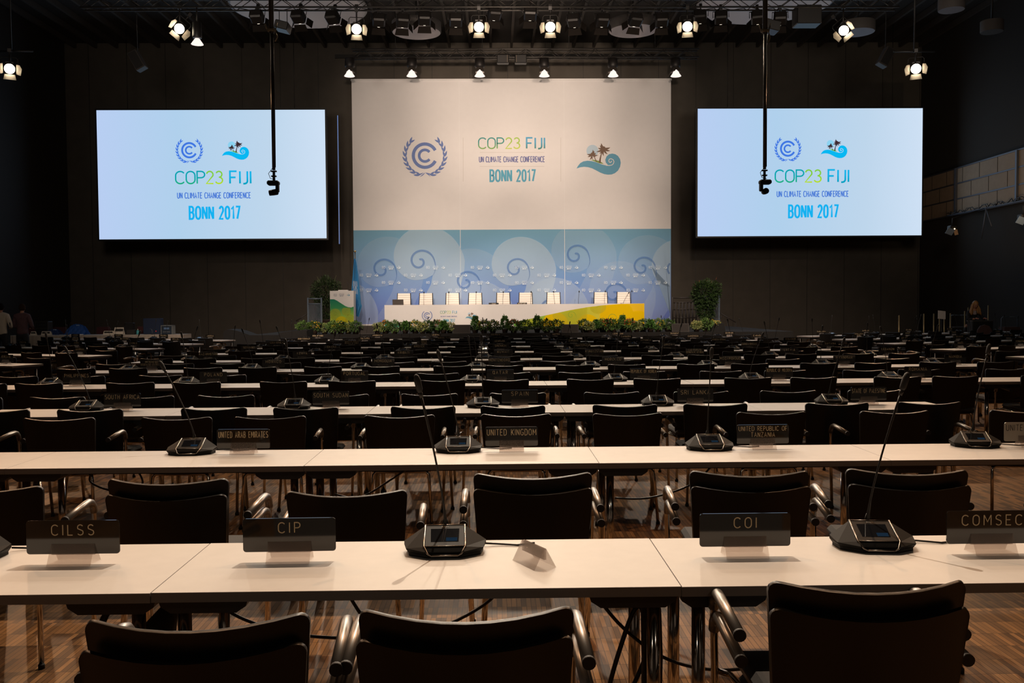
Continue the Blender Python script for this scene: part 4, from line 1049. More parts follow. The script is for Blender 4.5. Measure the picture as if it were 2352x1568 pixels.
for px, y_far, d_, R, l, zz in ((957, 92, 31.6, .84, 'oval white drum lamp above the left half of the backdrop', None), (1454, 88, 31.6, .84, 'oval white drum lamp above the right half of the backdrop', None), (1970, 86, 31.0, .56, 'white drum lamp behind the tilted right spotlight', None), (2185, 33, 27.0, .37, 'small grey drum lamp near the top right corner', None), (2278, 81, 29.0, .34, 'dim drum lamp below the top right one', None)):
    z = at(px, y_far, d_ + R).z
    disc(at(px, y_far, d_).x, d_, z, R, .34, l, 'drum_lamp', mat('lamp_white', (.62, .55, .54), .7) if d_ > 31.2 else mat('lamp_grey', (.22, .22, .25), .7) if R > .35 else mat('lamp_dim', (.06, .055, .05), .7))
for px, l in ((1155, 'left one of two small black hanging boxes above the backdrop centre'), (1196, 'right one of two small black hanging boxes above the backdrop centre')):
    a = at(px, 137, 33.6); r = thing('hanging_box', l, 'box', a)
    b = MB(); b.box((0, 0, 0), (.42, .3, .30), 0, None, .02); part('case', b, M_BLACKM, r)
    b = MB(); b.box((.16 if px < 1170 else -.16, -.155, 0), (.02, .01, .26)); part('edge_strip', b, mat('brown_strip', (.12, .09, .06), .6), r)
    b = MB(); b.tube([(0, .4, .15), (0, .4, TB - a.z + .1)], .015, 6); b.tube([(0, .12, .13), (0, .4, .15)], .015, 6); part('bracket', b, M_BLACKM, r)
for px, py, rot, l in ((316, 140, .5, 'left'), (2034, 132, -.5, 'right')):
    a = at(px, py, 30.0); r = thing('hung_loudspeaker', 'dim tilted black loudspeaker hung high on the %s' % l, 'speaker', a)
    b = MB(); b.box((0, 0, 0), (.32, .35, .62), 0, Ry(-rot), .02); part('cabinet', b, mat('speaker_dark', (.05, .042, .036), .6), r)
    b = MB(); b.box((0, -.18, 0), (.26, .02, .55), 0, Ry(-rot)); part('grille', b, M_BLACKM, r)
    b = MB(); b.tube([(0, 0, .2), (0, 0, ZC - .245 - a.z)], .012, 5); part('suspension_cable', b, M_BLACKM, r)
# dark equipment cluster on the right of the truss
for px, py, w_, h_, l in ((1853, 38, 56, 42, 'large black dimmer case under the right end of the truss'), (1770, 62, 34, 22, 'tilted black flat box before the right ceiling disc'), (650, 62, 30, 18, 'tilted black flat box before the left ceiling disc')):
    a = at(px, py, 26.3); s_ = 26.3 / FPX; r = thing('equipment_case', l, 'case', a)
    b = MB(); b.box((0, 0, 0), (w_ * s_, .5, h_ * s_), 0, Ry(.25 if w_ < 50 else 0), .02); part('case', b, M_BLACKM, r)
    b = MB(); b.tube([(-.1, 0, h_ * s_ / 2 - .02), (-.1, 0, TA - a.z)], .012, 5); b.tube([(.12, 0, h_ * s_ / 2 - .05), (.12, 0, TA - a.z)], .012, 5); part('hanger', b, M_BLACKM, r)
# remote cameras on long poles
def pole_cam(px_top, px_bot, py_bot, label, flip):
    Y = 15.0; a = at(px_bot, py_bot, Y)
    r = thing('pole_camera', label, 'camera', (a.x, Y, a.z))
    H = ZC - .245 - a.z
    b = MB(); b.tube([(0, 0, .06), (0, 0, 2.35)], .026, 10); b.tube([(.028, -.01, .1), (.03, 0, 1.2), (.027, -.01, 2.3)], .008, 5); part('pole', b, mat('dark_pole', (.05, .04, .03), .35, .6), r, label='slim lower pole with cable')
    b = MB(); b.tube([(0, 0, 2.25), (0, 0, H)], .040, 10); part('pole', b, M_BLACKM, r, label='thicker upper pole')
    b = MB(); b.box((0, 0, 2.30), (.12, .09, .05), 0, None, .01); b.tube([(-.1, 0, 2.40), (-.06, 0, 2.28), (.06, 0, 2.28), (.09, 0, 2.42)], .01, 5); b.tube([(0.05, 0, 2.3), (.09, .02, 2.2), (.06, 0, 2.12)], .01, 5); part('clamp', b, mat('worn_clamp', (.25, .2, .13), .4, .8), r)
    b = MB(); b.box((0, 0, .04), (.09, .05, .02)); b.box((0, 0, -.04), (.08, .05, .02)); b.tube([(0, 0, .05), (0, 0, -.12)], .022, 8); part('swivel_joint', b, M_BLACKM, r)
    b = MB(); b.tube([(-.02, -.03, .08), (-.08, -.03, 0), (-.05, -.03, -.08), (.03, -.03, -.1)], .005, 5); part('cable_loop', b, M_CABLE, r)
    f = -1 if flip else 1
    b = MB(); b.box((-.01 * f, 0, -.15), (.19, .14, .075), 0, None, .02); part('camera_base', b, M_UNITB, r)
    b = MB(); b.box((.055 * f, 0, -.23), (.05, .10, .14), 0, None, .015); part('camera_arm', b, M_UNITB, r)
    b = MB(); b.lathe([(0, -.075), (.045, -.07), (.05, .0), (.05, .06), (.035, .075), (0, .078)], (-.01 * f, 0, -.30), 14, 0, (Ry(PI / 2 - .15 * f) if not flip else Rx(PI / 2))); part('camera_head', b, M_UNITB, r)
pole_cam(628, 629, 399, 'remote camera on a long ceiling pole before the left screen', False)
pole_cam(1757, 1756, 397, 'remote camera on a long ceiling pole before the right screen', True)
# gallery lamps and pipe on the right wall
a0, a1 = at(2185, 505, 36.0), at(2352, 466, 30.5)
r = thing('gallery_pipe', 'dark pipe with draped cables below the beige gallery panels', 'pipe', (XR - .6, 31, 5.05))
b = MB(); b.tube([(XR - .4, 36.4, 5.12), (XR - .4, 27, 5.12)], .03, 8); bpart('pipe', b, M_STRIP, r)
b = MB(); rnd = random.Random(3); pts = []
for k in range(80): pts.append((XR - .42 + rnd.uniform(-.05, .05), 36.3 - k * .11, 5.17 + rnd.uniform(-.03, .10)))
b.tube(pts, .018, 5); 
for k in range(7): 
    y = 35 - k * 1.1; b.tube([(XR - .42, y, 5.15), (XR - .42, y - .15, 5.27 - .01 * k), (XR - .42, y - .4, 5.24), (XR - .42, y - .5, 5.15)], .012, 5)
bpart('cable_bundle', b, M_CABLE, r)
b = MB(); b.tube([(XR - .55, 33.2, 5.1), (XR - .55, 33.5, 4.0)], .02, 6); b.tube([(XR - .45, 33.4, 5.1), (XR - .45, 33.0, 4.4)], .02, 6); b.tube([(XR - .4, 36.4, 5.12), (XR - .17, 36.4, 5.12)], .03, 6); b.tube([(XR - .4, 29, 5.12), (XR - .17, 29, 5.12)], .03, 6); bpart('bracket', b, M_STRIP, r)
for px, py, l in ((2184, 532, 'left of two below the gallery panels'), (2347, 507, 'right of two below the gallery panels at picture edge')):
    Y = 33.5 if px < 2300 else 29.5; a = at(px, py, Y)
    r = thing('gallery_lamp', 'small lamp with blue grey door, ' + l, 'spotlight', a)
    b = MB(); b.box((.1, .1, .12), (.26, .3, .22), 0, None, .03); part('housing', b, M_HOUS, r)
    b = MB(); b.box((-.08, -.1, .0), (.26, .01, .24), 0, Ry(.35) @ Rx(.5)); part('barn_door', b, mat('blue_grey_door', (.25, .32, .42), .4, .3), r)
    b = MB(); b.box((.14, -.1, -.03), (.14, .01, .2), 0, Ry(-.25)); part('barn_door', b, mat('warm_door', (.5, .3, .16), .5), r)
    b = MB(); b.tube([(.1, .1, .22), (.1, .1, .5), (XR - .4 - a.x, .1, 5.12 - a.z)], .015, 6); part('yoke', b, M_HOUS, r)
    b = MB(); b.lathe([(0, -.03), (.03, 0), (0, .03)], (.1, -.08, .10), 8); part('bulb', b, glow('small_bulb', (1, .75, .45), 3), r)
spot((XR - 3.0, 27, 4.2), (XR, 32.5, 6.1), 260, 70, 1, (1, .72, .45), .2)
# ================================================================== seating
LIFT[0] = .00004
TH, TD, TL = .74, .58, 1.6                  # table height, depth, length
NEAR = {1: 2.73, 2: 4.93, 3: 7.33, 4: 9.9, 5: 12.33, 6: 14.65, 7: 17.1, 8: 19.5, 9: 21.95, 10: 24.35}

def table_proto(fine):
    P = []
    b = MB(); L, D, T = TL / 2 - .0007, TD / 2, .03
    c = .001
    vs = [(-L, -D, TH - T), (L, -D, TH - T), (L, D, TH - T), (-L, D, TH - T), (-L, -D, TH - c), (L, -D, TH - c), (L, D, TH - c), (-L, D, TH - c), (-L + c, -D + c, TH), (L - c, -D + c, TH), (L - c, D - c, TH), (-L + c, D - c, TH)]
    b.add(vs, [[8, 9, 10, 11]], 0); b.add(vs, [[3, 2, 1, 0], [0, 1, 5, 4], [1, 2, 6, 5], [2, 3, 7, 6], [3, 0, 4, 7], [4, 5, 9, 8], [5, 6, 10, 9], [6, 7, 11, 10], [7, 4, 8, 11]], 1)
    P.append(('tabletop', b.mesh('tabletop', [M_LAM, M_EDGE]), []))
    if fine:
        for sx in (-1, 1):
            for sy in (-1, 1):
                b = MB(); b.tube([(sx * .73, sy * .20, 0), (sx * .73, sy * .20, .70)], .021, 14)
                b.lathe([(.026, 0), (.026, .02), (.021, .03)], (sx * .73, sy * .20, 0), 12, 1)
                P.append(('leg', b.mesh('leg', [M_CHROME, M_RUB]), []))
            b = MB(); T2 = Matrix(((1, 0, 0, sx * .66), (0, 0, 1, -.24), (0, 1, 0, .71), (0, 0, 0, 1)))
            b.prism([(-.14, 0), (.14, 0), (.13, -.03), (.10, -.05), (-.10, -.05), (-.13, -.03)][::-1], .48, 0, T2)
            P.append(('leg_bracket', b.mesh('leg_bracket', M_BLACKM), []))
        b = MB(); b.box((0, .12, .66), (1.25, .03, .05)); P.append(('crossbar', b.mesh('crossbar', M_BLACKM), []))
    else:
        b = MB()
        for sx in (-1, 1):
            for sy in (-1, 1): b.tube([(sx * .73, sy * .20, 0), (sx * .73, sy * .20, .70)], .021, 6)
            b.box((sx * .66, 0, .69), (.26, .46, .045), 1)
        b.box((0, .12, .68), (1.2, .03, .04), 1)
        P.append(('leg_frame', b.mesh('leg_frame', [M_CHROME, M_BLACKM]), []))
    return P
TAB, TABF = table_proto(True), table_proto(False)

def chair_proto(fine):
    P = []
    us = [-1, -.995, -.98, -.955, -.92, -.88, -.7, -.45, -.22, 0, .22, .45, .7, .88, .92, .955, .98, .995, 1] if fine else [-1, -.96, -.75, -.4, 0, .4, .75, .96, 1]
    vz = [0, .3, .6, .85, 1] if fine else [0, .5, 1]
    def S(u, v, off):
        x = u * (.228 + .027 * v); y = -.225 - .075 * v + .070 * u * u * (.6 + .4 * v); rc = .028; dx = max(0.0, abs(u) * .255 - (.255 - rc)); drop = rc - math.sqrt(max(0.0, rc * rc - dx * dx)); z = .40 + (.402 + .018 * u * u - drop) * v + drop * (1 - v)
        return Vector((x, y + off, z))
    b = MB(); nu, nv = len(us), len(vz)
    fr = [S(u, v, .016) for v in vz for u in us]; bk = [S(u, v, 0) for v in vz for u in us]
    q = [[r * nu + c, r * nu + c + 1, (r + 1) * nu + c + 1, (r + 1) * nu + c] for r in range(nv - 1) for c in range(nu - 1)]
    b.add(bk, q, 0, True); b.add(fr, [f[::-1] for f in q], 1, True)
    ringi = [c for c in range(nu)] + [r * nu + nu - 1 for r in range(1, nv)] + [(nv - 1) * nu + c for c in range(nu - 2, -1, -1)] + [r * nu for r in range(nv - 2, 0, -1)]
    n = len(ringi)
    mid = [(bk[i] + fr[i]) / 2 + (Vector((0, 0, .004)) if i >= (nv - 1) * nu else Vector((0, 0, 0))) for i in ringi]
    b.add([bk[i] for i in ringi] + mid + [fr[i] for i in ringi], [[(i + 1) % n, i, n + i, n + (i + 1) % n] for i in range(n)] + [[n + (i + 1) % n, n + i, 2 * n + i, 2 * n + (i + 1) % n] for i in range(n)], 0, True)
    P.append(('backrest', b.mesh('backrest', [M_SHELL, M_SEAT]), []))
    b = MB(); b.box((0, .0, .445), (.46, .46, .045), 0, None, .018); b.box((0, 0, .417), (.44, .44, .014), 1)
    P.append(('seat', b.mesh('seat', [M_SEAT, M_SHELL]), []))
    n = 10 if fine else 5
    rl = [(-.225, -.22, 0), (-.205, -.175, .34), (-.200, -.17, .375), (-.18, -.17, .395), (.18, -.17, .395), (.200, -.17, .375), (.205, -.175, .34), (.225, -.22, 0)]
    fl_ = lambda s: [(s * .275, .25, 0), (s * .290, .235, .30), (s * .297, .23, .56), (s * .298, .222, .61), (s * .299, .20, .638)]
    rail_ = lambda s: [(s * .291, .232, .40), (s * .255, .18, .405), (s * .23, .0, .402), (s * .20, -.165, .392)]
    if fine:
        b = MB(); b.tube(rl, .0115, n); 
        for s in (-1, 1): b.lathe([(.015, 0), (.015, .018), (.0115, .022)], (s * .2245, -.219, 0), 8, 1)
        P.append(('rear_leg', b.mesh('rear_leg', [M_CHROME, M_RUB]), []))
        for s in (-1, 1):
            b = MB(); b.tube(fl_(s), .0115, n); b.lathe([(.015, 0), (.015, .018), (.0115, .022)], (s * .275, .25, 0), 8, 1)
            P.append(('front_leg', b.mesh('front_leg', [M_CHROME, M_RUB]), []))
        b = MB()
        for s in (-1, 1): b.tube(rail_(s), .010, 8)
        b.tube([(-.235, .05, .404), (.235, .05, .404)], .009, 8)
        P.append(('seat_rail', b.mesh('seat_rail', M_CHROME), []))
    else:
        b = MB(); b.tube(rl, .0115, n)
        for s in (-1, 1): b.tube(fl_(s), .0115, n); b.tube(rail_(s), .010, 4)
        b.tube([(-.235, .05, .404), (.235, .05, .404)], .009, 4)
        P.append(('leg_frame', b.mesh('leg_frame', M_CHROME), []))
    for s in (-1, 1):
        b = MB(); b.tube([(s * .298, .226, .60), (s * .299, .214, .630), (s * .300, .19, .652), (s * .301, .155, .662), (s * .302, .11, .662), (s * .303, -.12, .640)], .0170, 14 if fine else 6)
        b.tube([(s * .303, -.12, .640), (s * .303, -.132, .639)], .0175, 14 if fine else 6, 1)
        P.append(('armrest', b.mesh('armrest', [M_ARM, M_RUB]), []))
    return P
CH, CHF = chair_proto(True), chair_proto(False)

def plate_proto():
    P = []
    b = MB(); W, H, r_ = .155, .113, .010
    pts = []
    for cx, cz, a0 in ((W - r_, H - r_, 0), (-W + r_, H - r_, 90), (-W + r_, r_, 180), (W - r_, r_, 270)):
        for k in range(4): a = math.radians(a0 + 30 * k); pts.append((cx + r_ * math.cos(a), cz + r_ * math.sin(a)))
    T = Matrix(((1, 0, 0, 0), (0, 0, 1, -.0025), (0, 1, 0, .032), (0, 0, 0, 1)))
    b.prism(pts[::-1], .005, 0, T)
    P.append(('plate', b.mesh('plate', M_PLATE), []))
    return P
def holder_mesh(w_=.145):
    b = MB(); t = .0015
    prof = [(-.042, 0), (-.0045, .066), (-.0045, .030), (.0045, .030), (.0045, .066), (.042, 0)]
    n = len(prof)
    vs = [Vector((x, y, z)) for x in (-w_ / 2, w_ / 2) for y, z in prof]
    b.add(vs, [[i, i + 1, n + i + 1, n + i] for i in range(n - 1)])
    vs2 = [Vector((x, y + (t if i < 3 else -t), z)) for x in (-w_ / 2, w_ / 2) for i, (y, z) in enumerate(prof)]
    b.add(vs2, [[i, n + i, n + i + 1, i + 1] for i in range(n - 1)])
    return b.mesh('clear_holder', clear_plastic('clear_acrylic'))
PLT = plate_proto(); HOLD = holder_mesh()
GREYP = None
def nameplate(s, X, Y, rz=0.0, label=None, grey=False):
    word = s.replace('\n', ' ')
    r = thing('nameplate', label or ('smoked black table nameplate engraved ' + word), 'nameplate', (X, Y, TH), rz, 'country nameplates')
    p = link('plate', PLT[0][1], r)
    if grey:
        me = PLT[0][1].copy(); me.materials[0] = mat('grey_acrylic', (.33, .29, .24), .25); p.data = me
    link('holder', HOLD, r)
    lines = s.split('\n'); b = MB()
    fn = lambda x, z: Vector((x, -.0032, z))
    if len(lines) == 1: text(b, s, 0, .032 + .064, .0345, fn, .10, 1.0, .36 if len(s) > 6 else .48, .8, 'c', 0, .288)
    elif len(lines) == 2:
        for i, l in enumerate(lines): text(b, l, 0, .032 + (.077 - .036 * i), .026, fn, .10, .85, .28, .6, 'c', 0, .288)
    else:
        for i, l in enumerate(lines): text(b, l, 0, .032 + (.088 - .026 * i), .019, fn, .10, .76, .22, .5, 'c', 0, .28)
    link('lettering', b.mesh('lettering', M_ENGR if not grey else mat('black_letters', (.02, .018, .015), .6)), r)
    return r

def unit_meshes():
    M = {}
    b = MB()
    base = [(-.06, -.095), (.06, -.095), (.125, -.052), (.135, .012), (.10, .072), (-.10, .072), (-.135, .012), (-.125, -.052)]
    b.prism([(x * .93, y * .93) for x, y in base], .010)
    n = 8; lo = [Vector((x * .93, y * .93, .010)) for x, y in base]; hi = [Vector((x, y, .024)) for x, y in base]
    b.add(lo + hi, [[i, (i + 1) % n, n + (i + 1) % n, n + i] for i in range(n)])
    M['base'] = b.mesh('base', M_UNITB)
    b = MB()
    for s in (-1, 1):
        A, A2, B, C, D, E, F = [Vector((s * x, y, z)) for x, y, z in ((.066, -.074, .036), (.062, -.095, .024), (.064, .036, .082), (.125, -.052, .026), (.135, .012, .036), (.10, .072, .024), (.062, .052, .072))]
        f = [[0, 3, 4, 2], [4, 5, 6, 2], [1, 3, 0]]
        if s < 0: f = [q[::-1] for q in f]
        b.add([A, A2, B, C, D, E, F], f)
        b.add([D, Vector((s * .135, .012, .024)), C, E], [[0, 1, 2][::s], [0, 3, 1][::s]])
    b.add([(-.10, .072, .024), (.10, .072, .024), (.062, .052, .072), (-.062, .052, .072)], [[1, 0, 3, 2]])
    b.add([(-.062, .052, .072), (.062, .052, .072), (.064, .036, .082), (-.064, .036, .082)], [[1, 0, 3, 2]])
    M['body'] = b.mesh('side_wing', M_UNIT)
    b = MB(); b.add([(-.066, -.074, .0362), (.066, -.074, .0362), (.064, .036, .0822), (-.064, .036, .0822)], [[0, 1, 2, 3]])
    b.add([(-.066, -.074, .0362), (.066, -.074, .0362), (.060, -.0955, .012), (-.060, -.0955, .012)], [[1, 0, 3, 2]])
    def pp(x, t): return Vector((x, -.074 + .110 * t, .0362 + .046 * t + .0008))
    b.add([pp(-.045, .22), pp(.045, .22), pp(.047, .82), pp(-.047, .82)], [[0, 1, 2, 3]], 1)
    b.add([pp(.004, .24) + Vector((0, 0, .0005)), pp(.040, .24) + Vector((0, 0, .0005)), pp(.041, .40) + Vector((0, 0, .0005)), pp(.004, .40) + Vector((0, 0, .0005))], [[0, 1, 2, 3]], 2)
    mb2 = b
    text(mb2, 'BOSCH', 0, 0, .0052, lambda x, t: pp(x, .885 + t / .11) + Vector((0, 0, .0004)), .16, 1.0, .3, .4, 'c', 3)
    M['display'] = b.mesh('display', [M_UNITB, M_GLASSK, glow('display_blue', (.05, .12, .22), .16), mat('logo_grey', (.4, .36, .3), .5)])
    b = MB()
    b.tube([(-.064, .036, .0832), (.064, .036, .0832)], .0018, 5)
    for s in (-1, 1): b.tube([(s * .065, .036, .0832), (s * .067, -.074, .038), (s * .054, -.098, .018), (s * .042, -.101, .012)], .0032, 6)
    b.tube([(-.043, -.101, .012), (.043, -.101, .012)], .0036, 6)
    b.tube([(-.066, -.073, .038), (.066, -.073, .038)], .0016, 5)
    M['bezel'] = b.mesh('bezel', M_BEZEL)
    return M
UM = unit_meshes()
def stem_mesh(dx, dy, h):
    b = MB(); pts = [(0, .045, .055), (0, .045, .10)]
    for k in range(1, 9):
        t = k / 8; pts.append((dx * t ** 1.25, .045 + dy * t ** 2, .10 + (h - .10) * t))
    b.tube(pts, [.0075, .0060] + [.0034] * 5 + [.0040] * 3, 8)
    for s in (-1, 1): b.tube([(s * .011, .045, .055), (s * .010, .045, .085), (s * .004, .045, .105)], .0018, 5)
    p = Vector(pts[-1]); d = (p - Vector(pts[-2])).normalized()
    g = MB(); g.tube([p - d * .012, p, p + d * .008], [.006, .007, .007], 10, 1)
    q = p + d * .008
    g.tube([q, q + d * .008, q + d * .045, q + d * .06, q + d * .066], [.007, .0105, .0115, .008, .003], 10)
    return b.mesh('gooseneck', M_BLACKM), g.mesh('microphone_head', [M_RUB, M_BLACKM])
def conf_unit(X, Y, label, rz=0.0, lean=(0, -.03, .5), fine=True, cable=0):
    r = thing('conference_microphone', label, 'microphone', (X, Y, TH), rz, 'delegate microphone units')
    r.scale = (1.06, 1.06, 1.0)
    if fine:
        link('base', UM['base'], r); link('side_wing', UM['body'], r)
    else:
        link('side_wing', UM['bodyf'], r)
    link('display', UM['display'], r); link('bezel', UM['bezel'], r)
    g, h = stem_mesh(*lean); link('gooseneck', g, r); link('microphone_head', h, r)
    if cable:
        b = MB(); b.tube([(.12 * cable, .05, .012), (.17 * cable, .06, .006), (.24 * cable, .045, .004), (.30 * cable, .07, .004)], .0035, 6); part('cable', b, M_CABLE, r)
    return r
me = UM['body'].copy(); UM['bodyf'] = me
bm_ = MB(); bm_.v = [tuple(v.co) for v in UM['body'].vertices]; bm_.f = [list(p.vertices) for p in UM['body'].polygons]; bm_.m = [0] * len(bm_.f); bm_.s = [False] * len(bm_.f)
bm_.box((0, -.01, .012), (.22, .14, .022), 0); UM['bodyf'] = bm_.mesh('side_wing', M_UNIT)

# ---- rows: which word stands on which table
ROWS = {
 1: [(168, 'CILSS'), (665, 'CIP'), (1711, 'COI'), (2277, 'COMSEC')],
 2: [(559, 'UNITED ARAB EMIRATES'), (1175, 'UNITED KINGDOM'), (1752, 'UNITED REPUBLIC OF\nTANZANIA'), (2368, 'UNITED STATES')],
 3: [(281, 'SOUTH AFRICA'), (760, 'SOUTH SUDAN'), (1194, 'SPAIN'), (1597, 'SRI LANKA'), (1995, 'STATE OF PALESTINE')],
 4: [(176, 'PHILIPPINES'), (490, 'POLAND'), (814, 'PORTUGAL'), (1149, 'QATAR'), (1478, 'REPUBLIC OF KOREA'), (1790, 'REPUBLIC OF MOLDOVA'), (2108, 'ROMANIA')],
 5: [(348, 'MICRONESIA\n(FEDERATED STATES OF)'), (628, 'MONACO'), (880, 'MONGOLIA'), (1147, 'MONTENEGRO'), (1408, 'MOROCCO'), (1677, 'MOZAMBIQUE'), (1939, 'MYANMAR'), (2194, 'NAMIBIA')],
 6: [(478, 'KAZAKHSTAN'), (694, 'KENYA'), (927, 'KIRIBATI'), (1156, 'KUWAIT'), (1365, 'KYRGYZSTAN'), (1596, "LAO PEOPLE'S\nDEMOCRATIC REPUBLIC"), (1813, 'LATVIA'), (2039, 'LEBANON')],
 7: [(572, 'GERMANY'), (762, 'GHANA'), (963, 'GREECE'), (1150, 'GRENADA'), (1338, 'GUATEMALA'), (1532, 'GUINEA'), (1721, 'GUINEA-BISSAU'), (1907, 'GUYANA')],
 8: [(636, 'CZECH REPUBLIC'), (808, "DEMOCRATIC PEOPLE'S\nREPUBLIC OF KOREA"), (974, 'DEMOCRATIC\nREPUBLIC OF\nTHE CONGO'), (1148, 'DENMARK'), (1317, 'DJIBOUTI'), (1483, 'DOMINICA'), (1651, 'DOMINICAN REPUBLIC'), (1816, 'ECUADOR')],
 9: [(698, 'BRUNEI DARUSSALAM'), (838, 'BULGARIA'), (1020, 'BURKINA FASO'), (1143, 'BURUNDI'), (1295, 'CABO VERDE'), (1438, 'CAMBODIA'), (1592, 'CAMEROON'), (1740, 'CANADA')],
 10: [(730, 'ANTIGUA AND BARBUDA'), (867, 'ARGENTINA'), (1000, 'ARMENIA'), (1138, 'AUSTRALIA'), (1277, 'AUSTRIA'), (1419, 'AZERBAIJAN'), (1550, 'BAHAMAS'), (1675, 'BAHRAIN')]}
SIDE_L = {6: ['JORDAN'], 7: ['GEORGIA'], 8: ['CYPRUS', 'CUBA', 'CROATIA'], 9: ['BRAZIL', 'BOTSWANA', 'BOSNIA AND\nHERZEGOVINA'], 10: ['ANGOLA', 'ANDORRA', 'ALGERIA', 'ALBANIA']}
SIDE_R = {6: [], 7: ['HAITI', 'HONDURAS'], 8: ['EGYPT', 'EL SALVADOR', 'EQUATORIAL GUINEA'], 9: ['CENTRAL AFRICAN\nREPUBLIC', 'CHAD', 'CHILE', 'CHINA'], 10: ['BANGLADESH', 'BARBADOS', 'BELARUS', 'BELGIUM', 'BELIZE']}
X0 = -1.04
chairs = []                                  # (distance, X, Y, z, rz, label, group)
def short(s): return s.replace('\n', ' ')
TNAME = {}                                   # (row, table index) -> word
LEANS = {(1, 1): (-.075, -.05, .55), (1, 3): (.105, .0, .54), (2, 0): (-.15, .0, .48), (2, 1): (-.095, .0, .53), (2, 2): (.02, .0, .53), (2, 3): (.07, .0, .54),
         (3, 0): (-.15, 0, .48), (3, 1): (-.06, 0, .52), (3, 2): (-.01, 0, .55), (3, 3): (.05, 0, .52), (3, 4): (.10, 0, .50)}
for row in range(1, 11):
    N = NEAR[row]
    if row == 1: ks = [-1, 0, 1]
    elif row == 2: ks = [-2, -1, 0, 1, 2]
    elif row == 3: ks = [-2, -1, 0, 1, 2]
    else: ks = list(range(-3, 5))
    sy = N + (.34 if row == 1 else .44)
    words = ROWS[row]
    plates = []
    for px, wd in words:
        yy = 1230 if row == 1 else 1005 if row == 2 else 800
        # the plate stands on its table: take x from the sight line at its true depth
        r_ = ray(px, 705 + (HC - .83) * FPX / sy); X = r_.x / r_.y * sy
        if wd == 'UNITED STATES': X = on(2307, 1000, .83).x * sy / on(2307, 1000, .83).y + .155
        plates.append((X, wd))
    for k in ks:
        xa = X0 + TL * k if k < 1 or True else 0
        xa = X0 + TL * k
        on_t = [wd for X, wd in plates if xa <= X < xa + TL]
        nm = short(on_t[0]) if on_t else None
        TNAME[(row, k)] = nm
        if nm: lab_ = 'white laminate conference table carrying the %s plate' % nm
        elif row == 2: lab_ = 'white table at the left picture edge beside the UNITED ARAB EMIRATES table'
        else: lab_ = 'white table right of the ROMANIA table, reaching the right picture edge'
        jx, jy = (random.uniform(-.003, .003), random.uniform(-.008, .008)) if row > 2 else (0, (.004 if k == 0 else 0))
        instance(TAB if row <= 5 else TABF, 'conference_table', lab_, 'table', (xa + TL / 2 + jx, N + TD / 2 + jy, 0), 0, 'white conference tables in rows')
    for i, (X, wd) in enumerate(plates):
        nameplate(wd, X, sy, random.uniform(-.02, .02) if row > 1 else {0: .0, 1: .02}.get(i, 0), ('light grey table nameplate with dark letters %s at the right edge' % wd) if wd == 'UNITED STATES' else None, wd == 'UNITED STATES')
    if row == 1:
        us = [(on(-78, 1278, TH).x, 'CILSS', 'dark microphone unit cut off by the left picture edge on the nearest table', 1), (on(1020, 1278, TH).x, '', 'black conference microphone unit between the CIP plate and the empty clear holder', 1), (on(2031, 1272, TH).x, '', 'black conference microphone unit between the COI and COMSEC plates', 1)]
        for i, (X, _, l, cb) in enumerate(us):
            conf_unit(X, N + .44, l, {1: .03, 2: -.10}.get(i, .1), LEANS.get((1, {0: 9, 1: 1, 2: 3}[i]), (-.2, 0, .4)), True, cb)
    else:
        xs_ = [(X - .315, wd) for X, wd in plates]
        if row == 3: pass
        for i, (X, wd) in enumerate(xs_):
            lean = LEANS.get((row, i), (random.uniform(-.12, .12), random.uniform(-.04, .02), random.uniform(.46, .54)))
            rzz = 0.03 + (X + 1) * -.02 if row <= 3 else random.uniform(-.1, .1)
            if row == 2 and i == 3: rzz = -.22
            conf_unit(X, N + .47 + random.uniform(-.02, .02), 'black gooseneck microphone unit left of the %s plate' % short(wd), rzz, lean, row <= 6, 1 if row <= 3 else 0)

# chairs of the middle block
def add_chair(X, Y, z, rz, label, group): chairs.append((math.hypot(X, Y), X, Y, z, rz, label, group))
def xat(px, Y, z=.82): r_ = ray(px, 705 + (HC - z) * FPX / Y); return r_.x / r_.y * (Y + .07)
F1 = [(438, 2.04, .07, 'nearest stacked pair at lower left'), (1065, 2.075, .02, 'nearest stacked pair at lower centre'), (1992, 2.25, -.02, 'nearest stacked pair at lower right')]
for px, Y, rz, l in F1:
    X = xat(px, Y)
    add_chair(X, Y + .272, 0, rz, 'lower black armchair of the ' + l, 'black armchairs')
    add_chair(X + .004, Y + .30, .06, rz - .004, 'upper black armchair of the ' + l, 'black armchairs')
R2 = [(-46, 3.95, .05, 1, 'cut off by the left picture edge behind the CILSS plate'), (390, 3.78, -.03, 2, 'between the CILSS and CIP plates'), (794, 3.79, .02, 1, ''), (1224, 3.83, 0, 2, 'behind the nearest table right of its centre microphone'), (1728, 3.83, -.06, 2, 'behind the COI plate'), (2097, 3.83, -.12, 2, 'left of the COMSEC plate')]
for px, Y, rz, n, l in R2:
    X = xat(px, Y)
    if n == 1: add_chair(X, Y + .30, 0, rz, 'single black armchair behind the CIP plate, lower than its neighbours' if px == 794 else 'black armchair ' + l, 'black armchairs')
    else:
        add_chair(X, Y + .272, 0, rz, 'lower black armchair of the stack ' + l, 'black armchairs')
        add_chair(X, Y + .30, .06, rz, 'upper black armchair of the stack ' + l, 'black armchairs')
